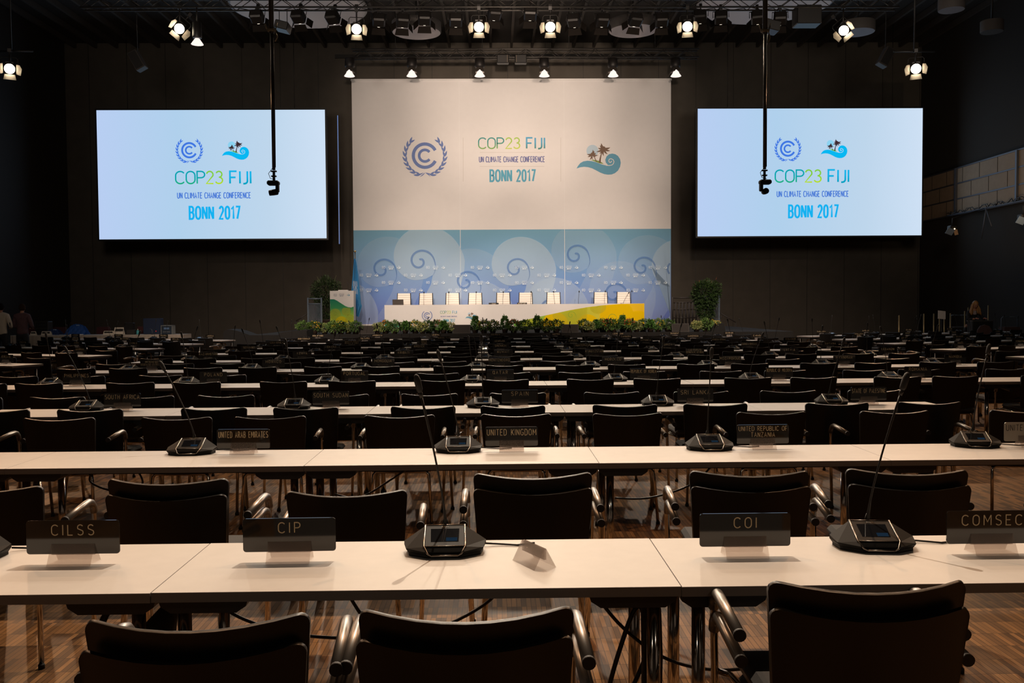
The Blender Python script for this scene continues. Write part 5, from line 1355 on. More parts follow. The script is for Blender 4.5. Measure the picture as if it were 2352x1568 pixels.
MEAS = {('R', 3): [-130, 132, 408, 618, 918, 1187, 1438, 1770, 2054, 2355], ('F', 3): [-8, 207, 487, 703, 974, 1179, 1437, 1644, 1921, 2136],
        ('R', 4): [-60, 134, 331, 518, 780, 988, 1190, 1403, 1608, 1814, 2008], ('F', 4): [-40, 87, 296, 449, 653, 808, 1012, 1160, 1356, 1512, 1720, 1868, 2063, 2195, 2400],
        ('R', 5): [36, 192, 369, 517, 709, 867, 1006, 1168, 1332, 1480, 1656, 1804, 1985, 2112, 2310], ('F', 5): [172, 294, 464, 590, 742, 875, 1039, 1159, 1319, 1441, 1600, 1723, 1883, 2005, 2155, 2285]}
YR = {('R', 3): 6.52, ('F', 3): 7.10, ('R', 4): 8.16, ('F', 4): 9.72, ('R', 5): 10.78, ('F', 5): 12.15}
for row in range(6, 11):
    YR[('R', row)] = NEAR[row - 1] + TD + .20; YR[('F', row)] = NEAR[row] - .20
    for rk, off in (('R', .42), ('F', .355)):
        MEAS[(rk, row)] = None
for (rk, row), pxs in MEAS.items():
    Y = YR[(rk, row)]
    L = []
    if pxs: L = [(xat(px, Y), px) for px in pxs]
    else:
        off = .42 if rk == 'R' else .36
        for k in range(-3, 5):
            for s in (-1, 1): L.append((X0 + TL * (k + .5) + s * off + random.uniform(-.035, .035), 0))
    trow = row if rk == 'F' else row - 1
    grp = {}
    for X, px in L:
        k = math.floor((X - X0) / TL)
        ks = [kk for (r2, kk) in TNAME if r2 == trow]
        k = min(max(k, min(ks)), max(ks))
        grp.setdefault(k, []).append(X)
    for k, xs in grp.items():
        xs.sort(); nm = TNAME[(trow, k)]
        for i, X in enumerate(xs):
            pos = ['left', 'right'][i] if len(xs) == 2 else ['left', 'middle', 'right'][i] if len(xs) == 3 else ['outer left', 'left', 'right', 'outer right'][i] if len(xs) == 4 else 'single'
            tn = ('%s table' % nm) if nm else ('table right of the ROMANIA table' if trow == 4 else 'table at the left picture edge')
            l = ('%s black chair pushed up to the %s' if rk == 'F' else '%s black chair standing just beyond the %s') % (pos, tn)
            rz = random.uniform(-.05, .05)
            Yj = Y + (random.uniform(-.04, .04) if row > 5 else random.uniform(-.015, .015))
            add_chair(X, Yj + .30, 0, rz, l, 'black armchairs')

# angled side blocks
ANG = math.radians(21)
for sd, SIDE in ((-1, SIDE_L), (1, SIDE_R)):
    for row in range(6, 11):
        N = NEAR[row]; words = SIDE[row]
        ix = {-1: {6: -7.17, 7: -7.18, 8: -7.2, 9: -7.2, 10: -7.15}, 1: {6: 8.25, 7: 8.27, 8: 8.38, 9: 8.42, 10: 8.4}}[sd][row]
        iy = {6: 14.62, 7: 17.25, 8: 20.05, 9: 22.7, 10: 25.3}[row]      # inner far corner
        u = Vector((sd * math.cos(ANG), math.sin(ANG), 0)); v = Vector((sd * math.sin(ANG), -math.cos(ANG), 0))  # along the row outwards, towards the seats
        rz = ANG if sd > 0 else -ANG
        nt = {6: 1, 7: 2, 8: 3, 9: 3, 10: 4}[row] if sd < 0 else {6: 1, 7: 2, 8: 3, 9: 4, 10: 5}[row]
        for j in range(nt):
            c_ = Vector((ix, iy, 0)) + u * (TL * (j + .5)) + v * (TD / 2)
            wd = words[j] if j < len(words) else None
            side = 'left' if sd < 0 else 'right'
            base_nm = short(wd) if wd else None
            lab_ = ('angled white table with the %s plate in the %s side block' % (base_nm, side)) if wd else ('angled white table cut off at the %s picture edge beyond the %s table' % (side, short(words[-1]) if words else 'NAMIBIA'))
            instance(TABF, 'conference_table', lab_, 'table', c_, rz, 'white conference tables in rows')
            tn = (base_nm + ' table') if wd else ('cut off table beyond the %s plate' % (short(words[-1]) if words else 'NAMIBIA'))
            if wd:
                p = Vector((ix, iy, 0)) + u * (TL * j + (.62 if row < 8 else .72)) + v * .15
                nameplate(wd, p.x, p.y, rz)
                q = Vector((ix, iy, 0)) + u * (TL * j + (.62 if row < 8 else .72) + (.34 if sd < 0 else .36)) + v * .17
                conf_unit(q.x, q.y, 'microphone unit beside the %s plate in the %s side block' % (base_nm, side), rz, (random.uniform(-.12, .12), 0, .5), False)
            for rk, dv in (('F', TD + .20 - .30), ('R', -.20 - .30)):
                if rk == 'R' and (row == 10 or (j + row) % 3 == 2): continue
                for s in (-1, 1):
                    p = Vector((ix, iy, 0)) + u * (TL * (j + .5) + s * .38) + v * dv
                    pos = ('left' if s * sd < 0 else 'right')
                    add_chair(p.x + random.uniform(-.03, .03), p.y, 0, rz + random.uniform(-.12, .12), (('%s black chair at the angled %s' if rk == 'F' else '%s black chair behind the angled %s') % (pos, tn)), 'black armchairs')
chairs.sort(key=lambda c: c[0])
for i, (d, X, Y, z, rz, l, g) in enumerate(chairs[:300]):
    instance(CH if d < 9.2 else CHF, 'armchair', l, 'chair', (X, Y, z), rz, g)
# the farthest chairs, behind the first three hundred
rest = MB()
FAR = [m for n_, m, _ in CHF]
for d, X, Y, z, rz, l, g in chairs[300:]:
    R = Rz(rz)
    for mi, m in enumerate(FAR):
        b0 = len(rest.v); rest.v.extend([tuple(R @ vv.co + Vector((X, Y, z))) for vv in m.vertices])
        for p in m.polygons: rest.f.append([b0 + i for i in p.vertices]); rest.m.append([0, 1, 2, 3, 3][mi]); rest.s.append(True)
if rest.v:
    o = link('far_armchairs', rest.mesh('far_armchairs', [M_SHELL, M_SEAT, M_CHROME, M_ARM])); o['kind'] = 'stuff'
    tag(o, 'farthest rows of black chairs in front of the stage', 'chairs')
print('CHAIRS', len(chairs))

# empty clear holder on the nearest table
p = on(1228, 1304, TH)
r = thing('empty_plate_holder', 'empty clear acrylic plate holder turned askew on the nearest table', 'holder', (p.x, p.y + .05, TH), math.radians(-62))
link('holder', HOLD, r)
# cables and sleeves under the near tables
def cable(pts, r_, label, n=8):
    P = [Vector(p) for p in pts]; S = []
    for i in range(len(P) - 1):
        p0, p1, p2, p3 = P[max(i - 1, 0)], P[i], P[i + 1], P[min(i + 2, len(P) - 1)]
        for k in range(8):
            t = k / 8; S.append(.5 * ((2 * p1) + (-p0 + p2) * t + (2 * p0 - 5 * p1 + 4 * p2 - p3) * t * t + (-p0 + 3 * p1 - 3 * p2 + p3) * t ** 3))
    S.append(P[-1]); b = MB(); b.tube(S, r_, n); o = link('cable', b.mesh('cable', M_CABLE)); tag(o, label, 'cable', 'loose black cables'); return o
cable([(-.55, 3.1, .70), (-.45, 3.15, .50), (-.30, 3.2, .43), (-.05, 3.25, .52), (.1, 3.2, .70)], .006, 'black cable sagging under the nearest table behind the centre stack')
cable([(.28, 3.0, .70), (.42, 3.0, .52), (.60, 3.0, .40), (.85, 3.05, .36), (1.1, 3.1, .45), (1.5, 3.15, .70)], .006, 'black cable drooping beneath the COI table')
cable([(.50, 2.98, .45), (.43, 2.98, .30), (.36, 2.98, .26), (.40, 2.98, .44), (.47, 2.98, .60), (.52, 2.98, .40)], .008, 'looped black cable hanging beside the thick cable sleeve')
cable([(-1.18, 3.05, .68), (-1.28, 3.0, .60), (-1.30, 2.98, .48), (-1.18, 2.98, .40), (-1.02, 3.0, .38)], .012, 'thick black cable loop under the table seam at lower left')
cable([(-1.0, 3.1, .66), (-.9, 3.1, .55), (-.7, 3.1, .48), (-.5, 3.1, .46)], .006, 'thin cable running right from the seam under the CIP plate')
cable([(-2.3, 5.3, .70), (-2.35, 5.3, .60), (-2.2, 5.3, .54), (-2.05, 5.3, .58), (-2.1, 5.3, .70)], .006, 'round cable loop under the second row at left')
cable([(-.45, 5.3, .70), (-.6, 5.3, .60), (-.8, 5.35, .48), (-.95, 5.35, .50)], .006, 'black cable sagging below the UNITED KINGDOM table')
cable([(1.3, 5.3, .70), (1.15, 5.3, .55), (.9, 5.3, .47), (.7, 5.35, .46)], .006, 'black cable sagging below the TANZANIA table')
cable([(-3.2, 5.2, .03), (-1.5, 5.6, .02), (.4, 5.5, .02), (1.6, 5.9, .02), (3.2, 5.7, .02)], .006, 'thin black cable lying on the parquet under the second row')
def sleeve(X, Y, pts, rads, label):
    r = thing('cable_sleeve', label, 'cable sleeve', (X, Y, 0)); b = MB(); b.tube(pts, rads, 12); part('sleeve', b, mat('black_sleeve_cloth', (.010, .009, .008), .75, bump=.25, nscale=70), r)
    b = MB(); b.tube([(0, 0, pts[-1][2]), (0, 0, .71)], .012, 8); part('cable_end', b, M_CABLE, r)
sleeve(.50, 2.93, [(0, 0, 0), (0, 0, .2), (.004, 0, .45), (0, 0, .60), (0, 0, .66), (0, 0, .69)], [.032, .034, .035, .034, .026, .012], 'thick black fabric cable sleeve hanging under the nearest table seam')
sleeve(-1.10, 3.0, [(-.04, 0, 0), (-.05, 0, .2), (-.05, 0, .42), (-.02, 0, .52), (.02, 0, .60), (.04, 0, .66)], [.05, .07, .075, .06, .03, .012], 'bulky black cable bag under the table seam at lower left')
sleeve(3.62, 7.6, [(0, 0, .05), (0, 0, .3), (0, 0, .5), (0, 0, .6), (0, 0, .66)], [.06, .065, .065, .06, .02], 'black fabric cable sleeve hanging at the right end of the third row')
# ================================================================== people and clutter at the back
def skin_obj(name, nodes, edges, m, parent=None, sub=2, root=0, loc=None):
    import bmesh
    me = bpy.data.meshes.new(name); bm = bmesh.new(); lay = bm.verts.layers.skin.verify()
    vs = []
    for i, (p, rr) in enumerate(nodes):
        v = bm.verts.new(p); v[lay].radius = (rr, rr) if not isinstance(rr, tuple) else rr; v[lay].use_root = (i == root); vs.append(v)
    for a, b2 in edges: bm.edges.new((vs[a], vs[b2]))
    bm.to_mesh(me); bm.free(); me.materials.append(m)
    o = link(name, me, parent, loc); md = o.modifiers.new('skin', 'SKIN'); md.use_smooth_shade = True
    s = o.modifiers.new('smooth', 'SUBSURF'); s.levels = sub; s.render_levels = sub
    return o
M_SKIN = mat('skin', (.42, .20, .12), .6)
def head_part(parent, c, tilt, hairm, long=False, face=True):
    R = Rx(tilt) if face else Rz(PI)
    b = MB(); prof = [(0, -.115), (.035, -.11), (.055, -.085), (.068, -.04), (.076, .01), (.078, .05), (.066, .09), (.04, .113), (0, .122)]
    b.lathe(prof, c, 18, 0, R)
    f = lambda x, y, z: tuple(R @ Vector((x, y, z)) + Vector(c))
    b.box(f(0, -.082, -.015), (.024, .03, .035), 0, R, .008)                      # nose
    for s in (-1, 1): b.box(f(s * .079, 0, -.005), (.014, .03, .05), 0, R, .006)   # ears
    part('head', b, M_SKIN, parent)
    if face:
        b = MB()
        for s in (-1, 1): b.lathe([(0, -.008), (.010, 0), (0, .008)], f(s * .028, -.068, .012), 8, 0, R)
        part('eye', b, mat('eye_dark', (.03, .02, .015), .3), parent)
        b = MB(); b.box(f(0, -.070, -.058), (.042, .01, .010), 0, R, .004); part('mouth', b, mat('lips', (.35, .10, .08), .5), parent)
    b = MB(); vs = []; n = 16; rr = 9; ext = .62 if face else .80
    for i in range(rr + 1):
        for k in range(n):
            a = 2 * PI * k / n; th = i / rr * (PI * ext)
            front = max(0, -math.sin(a))
            th2 = th * (1 - .45 * front)
            x, y, z = .092 * math.sin(th2) * math.cos(a), .100 * math.sin(th2) * math.sin(a) + .01, .02 + .120 * math.cos(th2)
            vs.append(Vector((x, y, z)))
    vs = [Vector(f(*v)) for v in vs]
    b.add(vs, [[i * n + k, i * n + (k + 1) % n, (i + 1) * n + (k + 1) % n, (i + 1) * n + k] for i in range(rr) for k in range(n)], 0, True)
    if long:
        rnd = random.Random(4)
        for k in range(46):
            a = rnd.uniform(PI * -.15, PI * 1.15); x0_ = .085 * math.cos(a); y0_ = .085 * math.sin(a) * .9 + .01
            p = [Vector(f(x0_ * .8, y0_ * .8, .07)), Vector(f(x0_ * 1.12, y0_ * 1.1, -.02))]
            q = p[-1]
            for j in range(5):
                q = q + Vector((rnd.uniform(-.018, .018) + (.008 if x0_ > 0 else -.008), rnd.uniform(-.018, .01) - .008, -.055)); p.append(q)
            b.tube(p, [.012, .018, .02, .018, .016, .012, .004], 5)
    part('hair', b, hairm, parent)
def hand(parent, c, m, sx):
    nodes = [((0, 0, 0), .022), ((0, -.04, 0), .026), ((0, -.075, .0), .022)]; edges = [(0, 1), (1, 2)]
    o = skin_obj('hand', [((c[0] + x, c[1] + y, c[2] + z), r_) for (x, y, z), r_ in nodes], edges, m, parent, 1)
    for k, x in enumerate((-.024, -.008, .008, .024)):
        L = (.055, .068, .064, .05)[k]
        skin_obj('finger', [((c[0] + x, c[1] - .07, c[2]), .009), ((c[0] + x * 1.1, c[1] - .07 - L * .55, c[2] - .004), .008), ((c[0] + x * 1.15, c[1] - .07 - L, c[2] - .022), .006)], [(0, 1), (1, 2)], m, o, 1)
    skin_obj('thumb', [((c[0] + sx * .022, c[1] - .03, c[2]), .010), ((c[0] + sx * .05, c[1] - .06, c[2] - .002), .009), ((c[0] + sx * .058, c[1] - .088, c[2] - .008), .007)], [(0, 1), (1, 2)], m, o, 1)
def person_back(X, Y, H, label, shirtm, pantsm, hairm, elbows=1):
    """standing figure seen from behind, forearms held in front"""
    k = H / 1.75
    S = lambda x, y, z: (x * k, y * k, z * k)
    body = thing('person', label, 'person', (X, Y, 0))
    nodes = [(S(0, 0, .95), (.11, .065)), (S(0, 0, 1.12), (.10, .06)), (S(0, .0, 1.32), (.12, .065)), (S(0, 0, 1.43), (.07, .05)), (S(0, .0, 1.52), .05), (S(0, .01, 1.60), .055)]
    edges = [(0, 1), (1, 2), (2, 3), (3, 4), (4, 5)]
    def limb(pts, st):
        i0 = len(nodes)
        for j, (p, rr) in enumerate(pts): nodes.append((S(*p), rr)); edges.append((st if j == 0 else i0 + j - 1, i0 + j))
    for s in (-1, 1):
        limb([((s * .16, 0, 1.40), .045), ((s * .235, .02, 1.20), .040), ((s * .245, .05, 1.10), .036), ((s * .16, .26, 1.06), .030)], 3)
        limb([((s * .10, 0, .86), .085), ((s * .11, .01, .48), .060), ((s * .11, .0, .10), .040), ((s * .12, .10, .05), .035)], 0)
    o = skin_obj('body', nodes, edges, M_SKIN, body)
    sn = [(S(0, 0, .84), (.185, .135)), (S(0, 0, .95), (.18, .13)), (S(0, 0, 1.10), (.165, .115)), (S(0, 0, 1.32), (.195, .125)), (S(0, 0, 1.46), (.13, .10)), (S(0, 0, 1.53), .07)]; se = [(0, 1), (1, 2), (2, 3), (3, 4), (4, 5)]
    for s in (-1, 1):
        i0 = len(sn); sn += [(S(s * .18, 0, 1.41), .078), (S(s * .245, .02, 1.20), .066), (S(s * .255, .06, 1.10), .058), (S(s * .22, .15, 1.08), .05)]; se += [(4, i0), (i0, i0 + 1), (i0 + 1, i0 + 2), (i0 + 2, i0 + 3)]
    skin_obj('shirt', sn, se, shirtm, body)
    pn = [(S(0, 0, .96), (.165, .115)), (S(0, 0, .88), (.17, .12))]; pe = [(0, 1)]
    for s in (-1, 1):
        i0 = len(pn); pn += [(S(s * .10, 0, .80), .098), (S(s * .11, .01, .48), .078), (S(s * .115, 0, .10), .062)]; pe += [(1, i0), (i0, i0 + 1), (i0 + 1, i0 + 2)]
    skin_obj('trousers', pn, pe, pantsm, body)
    b = MB()
    for s in (-1, 1): b.box(S(s * .115, .06, .04), (.1, .28, .08), 0, None, .03)
    part('shoes', b, M_BLACKM, body)
    head_part(body, S(0, .02, 1.645), 0, hairm, face=False)
    for s in (-1, 1): hand(body, S(s * .15, .30, 1.05), M_SKIN, s)
    body.rotation_euler.z = 0
    return body
M_SH1 = mat('white_shirt', (.62, .53, .42), .8, noise=.06, nscale=10); M_SH2 = mat('plum_shirt', (.10, .05, .055), .8, noise=.15, nscale=10); M_TR = mat('black_trousers', (.015, .014, .016), .8); M_HB = mat('black_hair', (.010, .008, .007), .95, spec=.1)
a = at(2, 735, 27.0); person_back(a.x, 27.0, 1.78, 'person in a white shirt seen from behind at the left picture edge', M_SH1, M_TR, M_HB)
a = at(51, 735, 27.4); person_back(a.x, 27.4, 1.76, 'person in a plum shirt and black trousers seen from behind at left', M_SH2, M_TR, mat('brown_hair', (.03, .016, .009), .95, spec=.1))
# blonde person leaning forward on a lectern-like case
a = at(2236, 722, 27.5); wx, wy = a.x, 27.5
pw = thing('person', 'person with long wavy blonde hair in black, leaning forward on folded forearms', 'person', (wx, wy, 0))
nodes = [((0, .22, .95), (.10, .065)), ((0, .16, 1.12), (.09, .06)), ((0, .04, 1.30), (.10, .06)), ((0, -.02, 1.37), (.06, .05)), ((0, -.05, 1.45), .045), ((0, -.06, 1.50), .05)]
edges = [(0, 1), (1, 2), (2, 3), (3, 4), (4, 5)]
for s in (-1, 1):
    i0 = len(nodes); nodes += [((s * .15, 0, 1.36), .052), ((s * .21, -.10, 1.20), .042), ((s * .21, -.18, 1.13), .038), ((s * .14, -.36, 1.15), .028)]; edges += [(3, i0), (i0, i0 + 1), (i0 + 1, i0 + 2), (i0 + 2, i0 + 3)]
    i0 = len(nodes); nodes += [((s * .10, .24, .85), .08), ((s * .10, .22, .48), .055), ((s * .10, .26, .10), .038), ((s * .11, .18, .05), .034)]; edges += [(0, i0), (i0, i0 + 1), (i0 + 1, i0 + 2), (i0 + 2, i0 + 3)]
skin_obj('body', nodes, edges, M_SKIN, pw)
sn = [((0, .22, .92), (.16, .12)), ((0, .16, 1.12), (.14, .105)), ((0, .04, 1.30), (.16, .105)), ((0, -.02, 1.38), (.10, .08))]; se = [(0, 1), (1, 2), (2, 3)]
for s in (-1, 1):
    i0 = len(sn); sn += [((s * .155, 0, 1.355), .064), ((s * .215, -.10, 1.20), .054), ((s * .215, -.18, 1.13), .048), ((s * .16, -.31, 1.15), .038)]; se += [(3, i0), (i0, i0 + 1), (i0 + 1, i0 + 2), (i0 + 2, i0 + 3)]
skin_obj('black_top', sn, se, mat('black_wool', (.012, .011, .012), .85), pw)
pn = [((0, .22, .95), (.15, .11)), ((0, .23, .88), (.155, .115))]; pe = [(0, 1)]
for s in (-1, 1):
    i0 = len(pn); pn += [((s * .10, .24, .80), .09), ((s * .10, .22, .48), .07), ((s * .10, .26, .12), .055)]; pe += [(1, i0), (i0, i0 + 1), (i0 + 1, i0 + 2)]
skin_obj('trousers', pn, pe, M_TR, pw)
head_part(pw, (0, -.09, 1.56), .45, mat('blonde_hair', (.36, .17, .045), .5, noise=.3, nscale=40), True)
for s in (-1, 1): hand(pw, (s * .125, -.36, 1.165), mat('skin_pink', (.62, .26, .19), .6), -s)
b = MB(); b.box((0, -.08, 1.33), (.10, .03, .12), 0, None, .03); part('scarf', b, mat('pale_scarf', (.35, .27, .25), .8), pw)
r = thing('flight_case', 'tall black case the blonde person leans on', 'case', (wx, wy - .38, 0))
b = MB(); b.box((0, 0, .555), (.62, .34, 1.09), 0, None, .02); part('case', b, M_BLACKM, r)
for z in (.02, 1.09): 
    b = MB(); b.box((0, 0, z), (.64, .36, .03)); part('edge_profile', b, mat('dull_aluminium', (.12, .11, .10), .5, .8), r)
# brown high chair in front of the case
a = at(2243, 744, 26.9); r = thing('upholstered_chair', 'dark brown chair with rounded back before the black case at right', 'chair', (a.x, 26.55, 0))
M_BR = mat('brown_upholstery', (.075, .035, .03), .85)
b = MB(); T = Matrix(((1, 0, 0, 0), (0, 0, 1, -.12), (0, 1, 0, .45), (0, 0, 0, 1)))
b.prism([(-.23, 0), (.23, 0), (.21, .38), (.13, .50), (0, .54), (-.13, .50), (-.21, .38)][::-1], .06, 0, T); part('backrest', b, M_BR, r)
b = MB(); b.box((0, .12, .44), (.46, .46, .07), 0, None, .02); part('seat', b, M_BR, r)
for sx in (-1, 1):
    for sy in (-.08, .32):
        b = MB(); b.tube([(sx * .2, sy, 0), (sx * .19, sy, .41)], .014, 6); part('leg', b, M_BLACKM, r)
# posts on the right
M_POST = mat('brass_post', (.34, .26, .13), .4, .6)
for px, yt, Y, l in ((2065, 724, 28.5, 'leftmost, alone in the dark'), (2122, 720, 28.5, 'second from the left'), (2145, 720, 28.8, 'just left of the sheet stand'), (2158, 720, 29.2, 'in front of the sheet stand'), (2169, 722, 29.4, 'just right of the sheet stand'), (2183, 719, 28.6, 'left of the grey trolley'), (2216, 714, 29.0, 'behind the grey trolley'), (2224, 706, 29.0, 'just left of the blonde person'), (2270, 701, 28.2, 'right of the blonde person, tallest')):
    a = at(px, yt, Y); r = thing('barrier_post', 'thin brass coloured post standing at the right, ' + l, 'post', (a.x, Y, 0), 0, 'thin posts at the right')
    b = MB(); b.tube([(0, 0, .02), (0, 0, a.z)], .020, 8); part('pole', b, M_POST, r)
    b = MB(); b.lathe([(.16, 0), (.16, .015), (.03, .04)], n=14); part('foot', b, M_BLACKM, r)
a = at(2163, 723, 28.0); r = thing('sheet_stand', 'black stand holding a tilted pale sheet at right', 'stand', (a.x, 28.0, 0))
b = MB(); b.box((0, 0, a.z), (.24, .008, .26), 0, Rx(-.25) @ Ry(.12)); part('sheet', b, mat('pale_sheet', (.40, .36, .33), .8), r)
b = MB(); b.tube([(0, .02, 0.05), (0, .02, a.z)], .012, 6); 
for k in range(3): b.tube([(0, .02, .25), (.3 * math.cos(k * 2.1), .02 + .3 * math.sin(k * 2.1), .01)], .010, 5)
part('tripod', b, M_BLACKM, r)
a = at(2205, 735, 29.3); r = thing('trolley', 'dark tubular trolley frame left of the blonde person', 'trolley', (a.x, 29.3, 0))
for x in (-.3, .3):
    b = MB(); b.tube([(x, 0, 0), (x, 0, 1.20), (x * .9, 0, 1.24), (0, 0, 1.24)], .016, 6); part('frame', b, M_RAILB, r)
b = MB(); b.box((0, 0, .85), (.58, .4, .03)); b.box((0, 0, .35), (.58, .4, .03)); part('shelf', b, M_RAILD, r)
a = at(2318, 742, 29.0); r = thing('trolley', 'dark tubular frame with brown shelf right of the tallest post', 'trolley', (a.x, 29.0, 0))
for x in (-.26, .26):
    b = MB(); b.tube([(x, 0, 0), (x, 0, 1.12), (x * .8, 0, 1.18), (0, 0, 1.18)], .014, 6); part('frame', b, M_RAILB, r)
b = MB(); b.box((0, 0, .78), (.5, .35, .16)); part('shelf', b, M_BR, r)

# long pale table with equipment at the far left
Ye = 30.5
xa, xb = at(24, 770, Ye).x, at(421, 770, Ye).x
r = thing('long_counter', 'long pale cloth covered counter behind the left side block', 'counter', ((xa + xb) / 2, Ye + .4, 0))
M_CL = mat('pale_counter_cloth', (.42, .36, .30), .85, noise=.05, nscale=3)
b = MB(); b.box(((xa + xb) / 2, Ye + .4, .745), (xb - xa, .8, .03)); bpart('tabletop', b, mat('counter_top', (.5, .45, .4), .5), r)
b = MB(); n = 160; vs = []
for k in range(n + 1):
    x = xa + (xb - xa) * k / n; y = Ye - .01 + .012 * math.sin(k * 1.7)
    vs += [(x, y, .02), (x, Ye + .0, .735)]
b.add(vs, [[2 * k, 2 * k + 2, 2 * k + 3, 2 * k + 1] for k in range(n)], 0, True); b.add([(xb, Ye, .02), (xb, Ye + .8, .02), (xb, Ye + .8, .735), (xb, Ye, .735)], [[0, 1, 2, 3]])
bpart('skirt', b, M_CL, r)
CT = .76
def tent_sign(px, w_, h_, s, label, dy=.12, z=CT):
    a = at(px, 764, Ye + dy); r = thing('tent_card', label, 'nameplate', (a.x, Ye + dy, z), 0, 'white tent cards on the long counter')
    b = MB(); b.add([(-w_ / 2, -.05, 0), (w_ / 2, -.05, 0), (w_ / 2 - .02, 0, h_), (-w_ / 2 + .02, 0, h_), (-w_ / 2, .05, 0), (w_ / 2, .05, 0)], [[0, 1, 2, 3], [3, 2, 5, 4]]); part('card', b, mat('white_card', (.74, .66, .55), .7), r)
    b = MB(); text(b, s, 0, .45, .36, lambda x, t: Vector((x, -.053 + .05 * t, h_ * t)), .10 / .36 * .36, .35, .08, .2, 'c', 0, w_ * .7); part('lettering', b, mat('black_letters', (.02, .018, .015), .6), r)
tent_sign(77, .2, .13, 'SAMOA', 'narrow white tent card nearest the plum shirted person'); tent_sign(107, .34, .13, 'HOLY SEE', 'white tent card reading HOLY SEE'); tent_sign(250, .36, .13, 'COOK ISLANDS', 'low wide white tent card left of the AFGHANISTAN card')
tent_sign(274, .34, .24, 'AFGHANISTAN', 'tall white tent card reading AFGHANISTAN', .22)
def drape(px, py, w_, h_, label, m, bulge=.3, z=CT, dy=.9):
    a = at(px, py, Ye + dy); r = thing('draped_jacket', label, 'jacket', (a.x, Ye + dy, z))
    b = MB(); nr, nc = 10, 14; vs = []
    for i in range(nr + 1):
        t = i / nr
        for j in range(nc + 1):
            u_ = j / nc * 2 - 1
            wd = w_ / 2 * (.55 + .45 * t ** .7)
            zz = h_ * (1 - t) * (1 - .18 * u_ * u_) 
            vs.append((u_ * wd, -.08 - .16 * t + .03 * math.sin(j * 1.9 + i) * t, max(0.005, zz + .01 * math.sin(j * 2.3))))
    b.add(vs, [[i * (nc + 1) + j, (i + 1) * (nc + 1) + j, (i + 1) * (nc + 1) + j + 1, i * (nc + 1) + j + 1] for i in range(nr) for j in range(nc)], 0, True)
    vs = [(v[0], -v[1] * .5, v[2] * .98) for v in vs]; b.add(vs, [[i * (nc + 1) + j, i * (nc + 1) + j + 1, (i + 1) * (nc + 1) + j + 1, (i + 1) * (nc + 1) + j] for i in range(nr) for j in range(nc)], 0, True)
    part('cloth', b, m, r)
    b = MB(); b.box((.05, -.10, h_ * .86), (.10, .01, .03)); part('emblem_patch', b, mat('pale_patch', (.3, .4, .5), .7), r)
    return r
M_BLUE = mat('blue_jacket', (.015, .085, .34), .7, noise=.2, nscale=9)
drape(179, 764, .74, .36, 'bright blue jacket draped over a chair behind the counter', M_BLUE, dy=.55)
drape(126, 766, .52, .20, 'crumpled dark blue cloth heap on the counter', mat('dark_blue_cloth', (.012, .035, .13), .8), dy=.5)
def crate(px, y0_, y1_, w_, label, name, m, dy=.5, d_=.35, extra=None, z=CT):
    Y = Ye + dy; a = at(px, y0_, Y); h_ = max(.05, a.z - z); r = thing(name, label, name.replace('_', ' '), (a.x, Y, z))
    b = MB(); b.box((0, 0, h_ / 2), (w_, d_, h_), 0, None, .01); part('case', b, m, r)
    if extra: extra(r, h_, w_, d_)
    return r
def rackx(r, h_, w_, d_):
    b = MB()
    for z in (.01, h_ * .5, h_): b.box((0, -d_ / 2 - .006, z), (w_ + .02, .012, .012))
    for x in (-w_ / 2, w_ / 2): b.box((x, -d_ / 2 - .006, h_ / 2), (.012, .012, h_))
    part('edge_profile', b, mat('dull_aluminium', (.12, .11, .10), .5, .8), r)
    b = MB(); 
    for k in range(5): b.box((-.12 + k * .06, -d_ / 2 - .01, h_ * .75), (.012, .008, .012))
    part('button', b, mat('grey_button', (.2, .2, .2), .5), r)
crate(101, 738, 766, .42, 'black equipment rack with thin metal edges on the counter', 'equipment_rack', M_BLACKM, .6, .35, rackx)
crate(297, 741, 765, .30, 'black rounded bag on the counter beside the AFGHANISTAN card', 'bag', M_BLACKM, .5, .2)
crate(301, 757, 765, .27, 'small black box with label before the black bag', 'small_box', mat('dark_box', (.03, .027, .025), .6), .15, .12)
def ampx(r, h_, w_, d_):
    b = MB()
    for x in (-w_ / 2 - .01, w_ / 2 + .01): b.box((x, 0, h_ / 2), (.02, d_, h_ + .02))
    b.box((0, 0, h_ + .01), (w_ + .04, d_, .02)); part('grey_casing', b, mat('grey_casing', (.22, .23, .22), .5), r)
    b = MB(); b.box((0, -d_ / 2 - .004, h_ * .7), (w_ * .5, .008, h_ * .22)); part('display', b, glow('dim_display', (.12, .16, .22), .35), r)
    b = MB()
    for k in range(6): b.box((-w_ * .3 + k * w_ * .12, -d_ / 2 - .006, h_ * .3), (.02, .01, .03))
    part('button', b, MATS['grey_button'], r)
crate(386, 748, 765, .34, 'grey amplifier box with small display at the right end of the counter', 'amplifier', mat('navy_front', (.02, .035, .06), .5), .25, .3, ampx)
def ledx(r, h_, w_, d_):
    b = MB(); b.lathe([(0, -.012), (.012, 0), (0, .012)], (.14, -d_ / 2 - .01, .10), 8); part('red_light', b, glow('red_led', (1, .03, .02), 1.2), r)
crate(352, 731, 765, .58, 'big dark blue case with a tiny red light on the counter', 'blue_case', mat('navy_case', (.010, .022, .06), .6), .62, .3, ledx)
a = at(316.5, 765, Ye + .2); r = thing('bottle', 'small teal plastic bottle with white cap on the counter', 'bottle', (a.x, Ye + .2, CT))
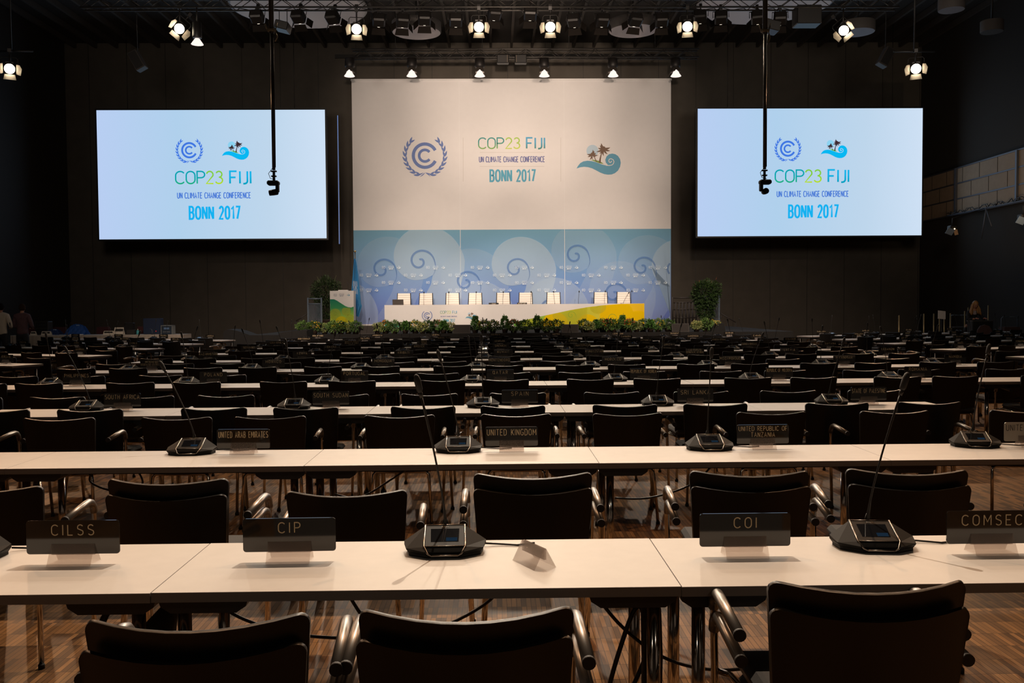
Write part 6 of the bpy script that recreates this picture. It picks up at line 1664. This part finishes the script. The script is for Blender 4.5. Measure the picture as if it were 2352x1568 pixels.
b = MB(); b.lathe([(.0, 0), (.045, .0), (.048, .02), (.048, .11), (.03, .14), (.02, .15)], n=14); part('body', b, mat('teal_plastic', (.06, .38, .42), .35), r)
b = MB(); b.lathe([(.018, .15), (.018, .18), (.0, .19)], n=10); part('cap', b, mat('white_cap', (.6, .55, .45), .5), r)
a = at(347, 765, Ye + .15); r = thing('gooseneck_lamp', 'thin pale gooseneck lamp before the dark blue case', 'lamp', (a.x, Ye + .15, CT))
b = MB(); b.tube([(.03, 0, 0), (.04, 0, .10), (.02, 0, .17), (-.04, 0, .19)], .005, 6); part('gooseneck', b, mat('pale_metal', (.3, .33, .3), .4, .6), r)
b = MB(); b.lathe([(0, 0), (.04, 0), (.03, .02), (0, .02)], (.03, 0, 0), 10); part('base', b, M_BLACKM, r)
for px, l in ((80, 'leftmost, behind the HOLY SEE card'), (136, 'left of the blue jacket'), (237, 'right of the blue jacket'), (330, 'behind the big dark blue case')):
    a = at(px, 744, Ye + 1.5); r = thing('maroon_chair', 'dark maroon chair behind the counter, ' + l, 'chair', (a.x, Ye + 1.3, 0), 0, 'maroon chairs behind the counter')
    b = MB(); T = Matrix(((1, 0, 0, 0), (0, 0, 1, .2), (0, 1, 0, .5), (0, 0, 0, 1)))
    b.prism([(-.22, 0), (.22, 0), (.24, .40), (.20, .50), (-.20, .50), (-.24, .40)][::-1], .06, 0, T); part('backrest', b, mat('maroon_cloth', (.055, .012, .014), .85), r)
    b = MB(); b.box((0, 0, .46), (.46, .44, .07), 0, None, .02); part('seat', b, MATS['maroon_cloth'], r)
    for sx in (-1, 1):
        for sy in (-.18, .2):
            b = MB(); b.tube([(sx * .2, sy, 0), (sx * .2, sy, .43)], .012, 6); part('leg', b, M_BLACKM, r)
b = MB(); a = at(174, 762, Ye + .1)
r = thing('paper_stack', 'flat pale folded paper on the counter before the blue jacket', 'paper', (a.x, Ye + .15, CT))
b.box((0, 0, .012), (.36, .22, .024), 0, None, .004); part('paper', b, MATS['white_card'], r)
